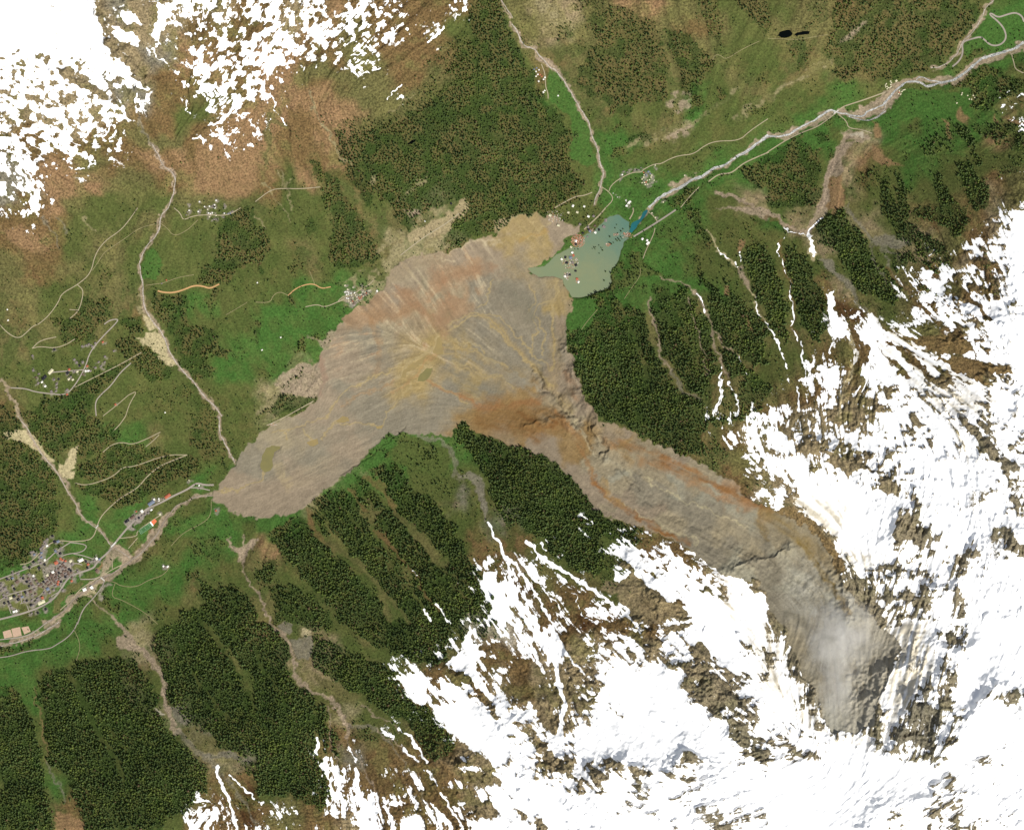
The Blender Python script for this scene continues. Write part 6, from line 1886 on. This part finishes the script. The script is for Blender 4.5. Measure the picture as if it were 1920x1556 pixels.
for i, (p, l) in enumerate((("20,72 78,55 96,110 32,122", "left"), ("84,50 150,36 162,100 100,113", "middle"), ("160,40 212,30 230,70 182,92", "right"))):
    quad_sheet("riding_arena", 'c0r3', p, M_clay, .4, "pink sand riding arena by the river road, %s one of three" % l, "riding arena", th=5, group="pink sand arenas in the lower left")

# ------------------------------------------------------------ bridges
M_conc = mat("bridge_concrete", (.42, .40, .36), .85, .2, .1, .4)
def bridge(tile, pts, wid, label):
    p = tp(tile, pts); a, b = p[0], p[-1]
    za = float(hs(*a)) + 1.6; zb = float(hs(*b)) + 1.6
    (xa, ya), (xb, yb) = [tuple(float(v) for v in W(*q)) for q in (a, b)]
    L = math.hypot(xb - xa, yb - ya); an = math.atan2(yb - ya, xb - xa)
    o = bpy.data.objects.new("road_bridge", None); col.objects.link(o)
    o.location = ((xa + xb) / 2, (ya + yb) / 2, (za + zb) / 2); o.rotation_euler = (0, -math.atan2(zb - za, L), an)
    tag(o, label, 'bridge', 'road bridges')
    v, f = boxf(-L / 2, -wid / 2, -.5, L / 2, wid / 2, .3); link("deck", pym("deck", v, f, [M_conc]), o)
    for sg in (-1, 1):
        y = sg * wid / 2
        v, f = boxf(-L / 2, y - .2, .3, L / 2, y + .2, 1.3); link("parapet", pym("parapet", v, f, [M_conc]), o)
    v, f = boxf(-1, -wid / 2 + .5, -8, 1, wid / 2 - .5, -.5); link("pier", pym("pier", v, f, [M_conc]), o)
bridge('V9', "625,555 705,625", 8, "short road bridge over the brown river below the village")
bridge('c3r0', "492,852 528,826", 9, "concrete bridge crossing the braided grey blue river")
bridge('V2', "225,1165 300,1090", 12, "wide road bridge over the side stream at the junction")
bridge('c0r2', "715,838 735,815", 7, "small upper bridge over the side stream beneath the woods")

# ------------------------------------------------------------ wreckage in the lake
M_w = [mat("splintered_timber", lin((206, 152, 120)) / E_ALB, .9, .1, .2, .3), mat("grey_broken_boards", lin((150, 140, 138)) / E_ALB, .9, .1, .2, .3), mat("red_roof_scraps", lin((170, 100, 78)) / E_ALB, .9, .1, .2, .3), mat("pale_insulation", lin((236, 226, 212)) / E_ALB, .9, .1, .1, .3)]
def wreck(tile, cx, cy, rx, ry, n, wts, label, sd):
    rr = random.Random(sd); V, Fc, mi = [], [], []
    for i in range(n):
        a = rr.uniform(0, 6.28); q = rr.random() ** .7
        ox, oy, k = TILES[tile]
        px = (cx + rx * q * math.cos(a)) / k + ox; py = (cy + ry * q * math.sin(a)) / k + oy
        z = max(lake_lv, float(hs(px, py))) + rr.uniform(-.1, 1.6)
        X, Y = (float(v) for v in W(px, py))
        l, wd, h = rr.uniform(2, 9), rr.uniform(.8, 4), rr.uniform(.2, .9); th = rr.uniform(0, 3.14); tl = rr.uniform(-.25, .25)
        v, f = boxf(-l / 2, -wd / 2, 0, l / 2, wd / 2, h); o = len(V)
        for x, y, zz in v: V.append((X + x * math.cos(th) - y * math.sin(th), Y + x * math.sin(th) + y * math.cos(th), z + zz + x * tl))
        Fc += [tuple(o + i_ for i_ in q_) for q_ in f]; mi += [rr.choices(range(4), wts)[0]] * 6
    link("timber_wreckage", pym("timber_wreckage", V, Fc, M_w, mi), label=label, cat="wreckage", kind="stuff")
wreck('V3', 610, 690, 125, 120, 520, (6, 1, 3, 1.2), "raft of orange and pink splintered house timber by the mud front", 1)
wreck('V3', 470, 1080, 160, 130, 200, (3, 4, 1, 3), "broken boards floating around the half sunken houses", 2)
wreck('V3', 420, 1320, 80, 70, 90, (3, 3, 1, 3), "pale rubble beside the southern sunken houses", 3)
wreck('V3', 600, 1400, 40, 50, 36, (5, 1, 3, 1), "small reddish heap of floating timber", 4)
wreck('V3', 1150, 755, 50, 28, 40, (6, 1, 3, 1), "floating timber caught by the drowned trees", 5)
wreck('V3', 1300, 575, 60, 30, 36, (3, 3, 3, 1), "loose timber drifting in the northern lake", 6)
wreck('V3', 1500, 590, 110, 60, 90, (5, 1, 4, 1), "driftwood belt along the mouth of the blue river", 7)
wreck('V3', 200, 250, 190, 110, 120, (2, 3, 1, 5), "shattered house remains on the upper debris edge", 8)
wreck('V3', 850, 500, 120, 60, 60, (3, 4, 3, 1), "floating scraps along the northern lake shore", 9)
wreck('D2', 480, 628, 40, 10, 26, (2, 1, 2, 5), "pale rubble at the end of the cut road", 10)

# ------------------------------------------------------------ dust cloud over the scarp
def dust(tile, cx, cy, rx, ry, rz, dens, label):
    ox, oy, k = TILES[tile]; px, py = cx / k + ox, cy / k + oy
    X, Y = (float(v) for v in W(px, py)); z = float(hs(px, py))
    V, Fc = [], []
    nu, nv = 24, 12
    for j in range(nv + 1):
        for i in range(nu):
            a = 2 * math.pi * i / nu; b = math.pi * j / nv
            V.append((math.sin(b) * math.cos(a), math.sin(b) * math.sin(a), math.cos(b)))
    for j in range(nv):
        for i in range(nu): Fc.append((j * nu + i, (j + 1) * nu + i, (j + 1) * nu + (i + 1) % nu, j * nu + (i + 1) % nu))
    m = bpy.data.materials.new("pale_rock_dust"); m.use_nodes = True
    N = m.node_tree.nodes; L = m.node_tree.links
    N.remove(N['Principled BSDF'])
    pv = N.new('ShaderNodeVolumePrincipled'); pv.inputs['Color'].default_value = (.97, .96, .94, 1)
    tc = N.new('ShaderNodeTexCoord'); ln = N.new('ShaderNodeVectorMath'); ln.operation = 'LENGTH'
    L.new(tc.outputs['Object'], ln.inputs[0])
    nz = N.new('ShaderNodeTexNoise'); nz.inputs['Scale'].default_value = 2.6; nz.inputs['Detail'].default_value = 6; nz.inputs['Distortion'].default_value = .8
    L.new(tc.outputs['Object'], nz.inputs['Vector'])
    mr = N.new('ShaderNodeMapRange'); mr.inputs['From Min'].default_value = 1.0; mr.inputs['From Max'].default_value = .05
    ad = N.new('ShaderNodeMath'); ad.operation = 'ADD'; L.new(ln.outputs['Value'], ad.inputs[0])
    ns = N.new('ShaderNodeMath'); ns.operation = 'MULTIPLY_ADD'; ns.inputs[1].default_value = 2.4; ns.inputs[2].default_value = -1.15
    L.new(nz.outputs['Fac'], ns.inputs[0]); L.new(ns.outputs[0], ad.inputs[1]); L.new(ad.outputs[0], mr.inputs['Value'])
    ml = N.new('ShaderNodeMath'); ml.operation = 'MULTIPLY'; ml.inputs[1].default_value = dens
    L.new(mr.outputs[0], ml.inputs[0]); L.new(ml.outputs[0], pv.inputs['Density'])
    L.new(pv.outputs[0], N['Material Output'].inputs['Volume'])
    me = pym("dust_cloud", V, Fc, [m])
    o = link("dust_cloud", me, label=label, cat="dust cloud", kind="stuff")
    o.location = (X, Y, z + rz * .5); o.scale = (rx / k * S, ry / k * S, rz)
dust('D3', 500, 600, 400, 460, 150, .0062, "pale grey dust cloud hanging over the upper landslide")
dust('D3', 440, 1080, 220, 420, 110, .0048, "thin veil of dust below the scarp")
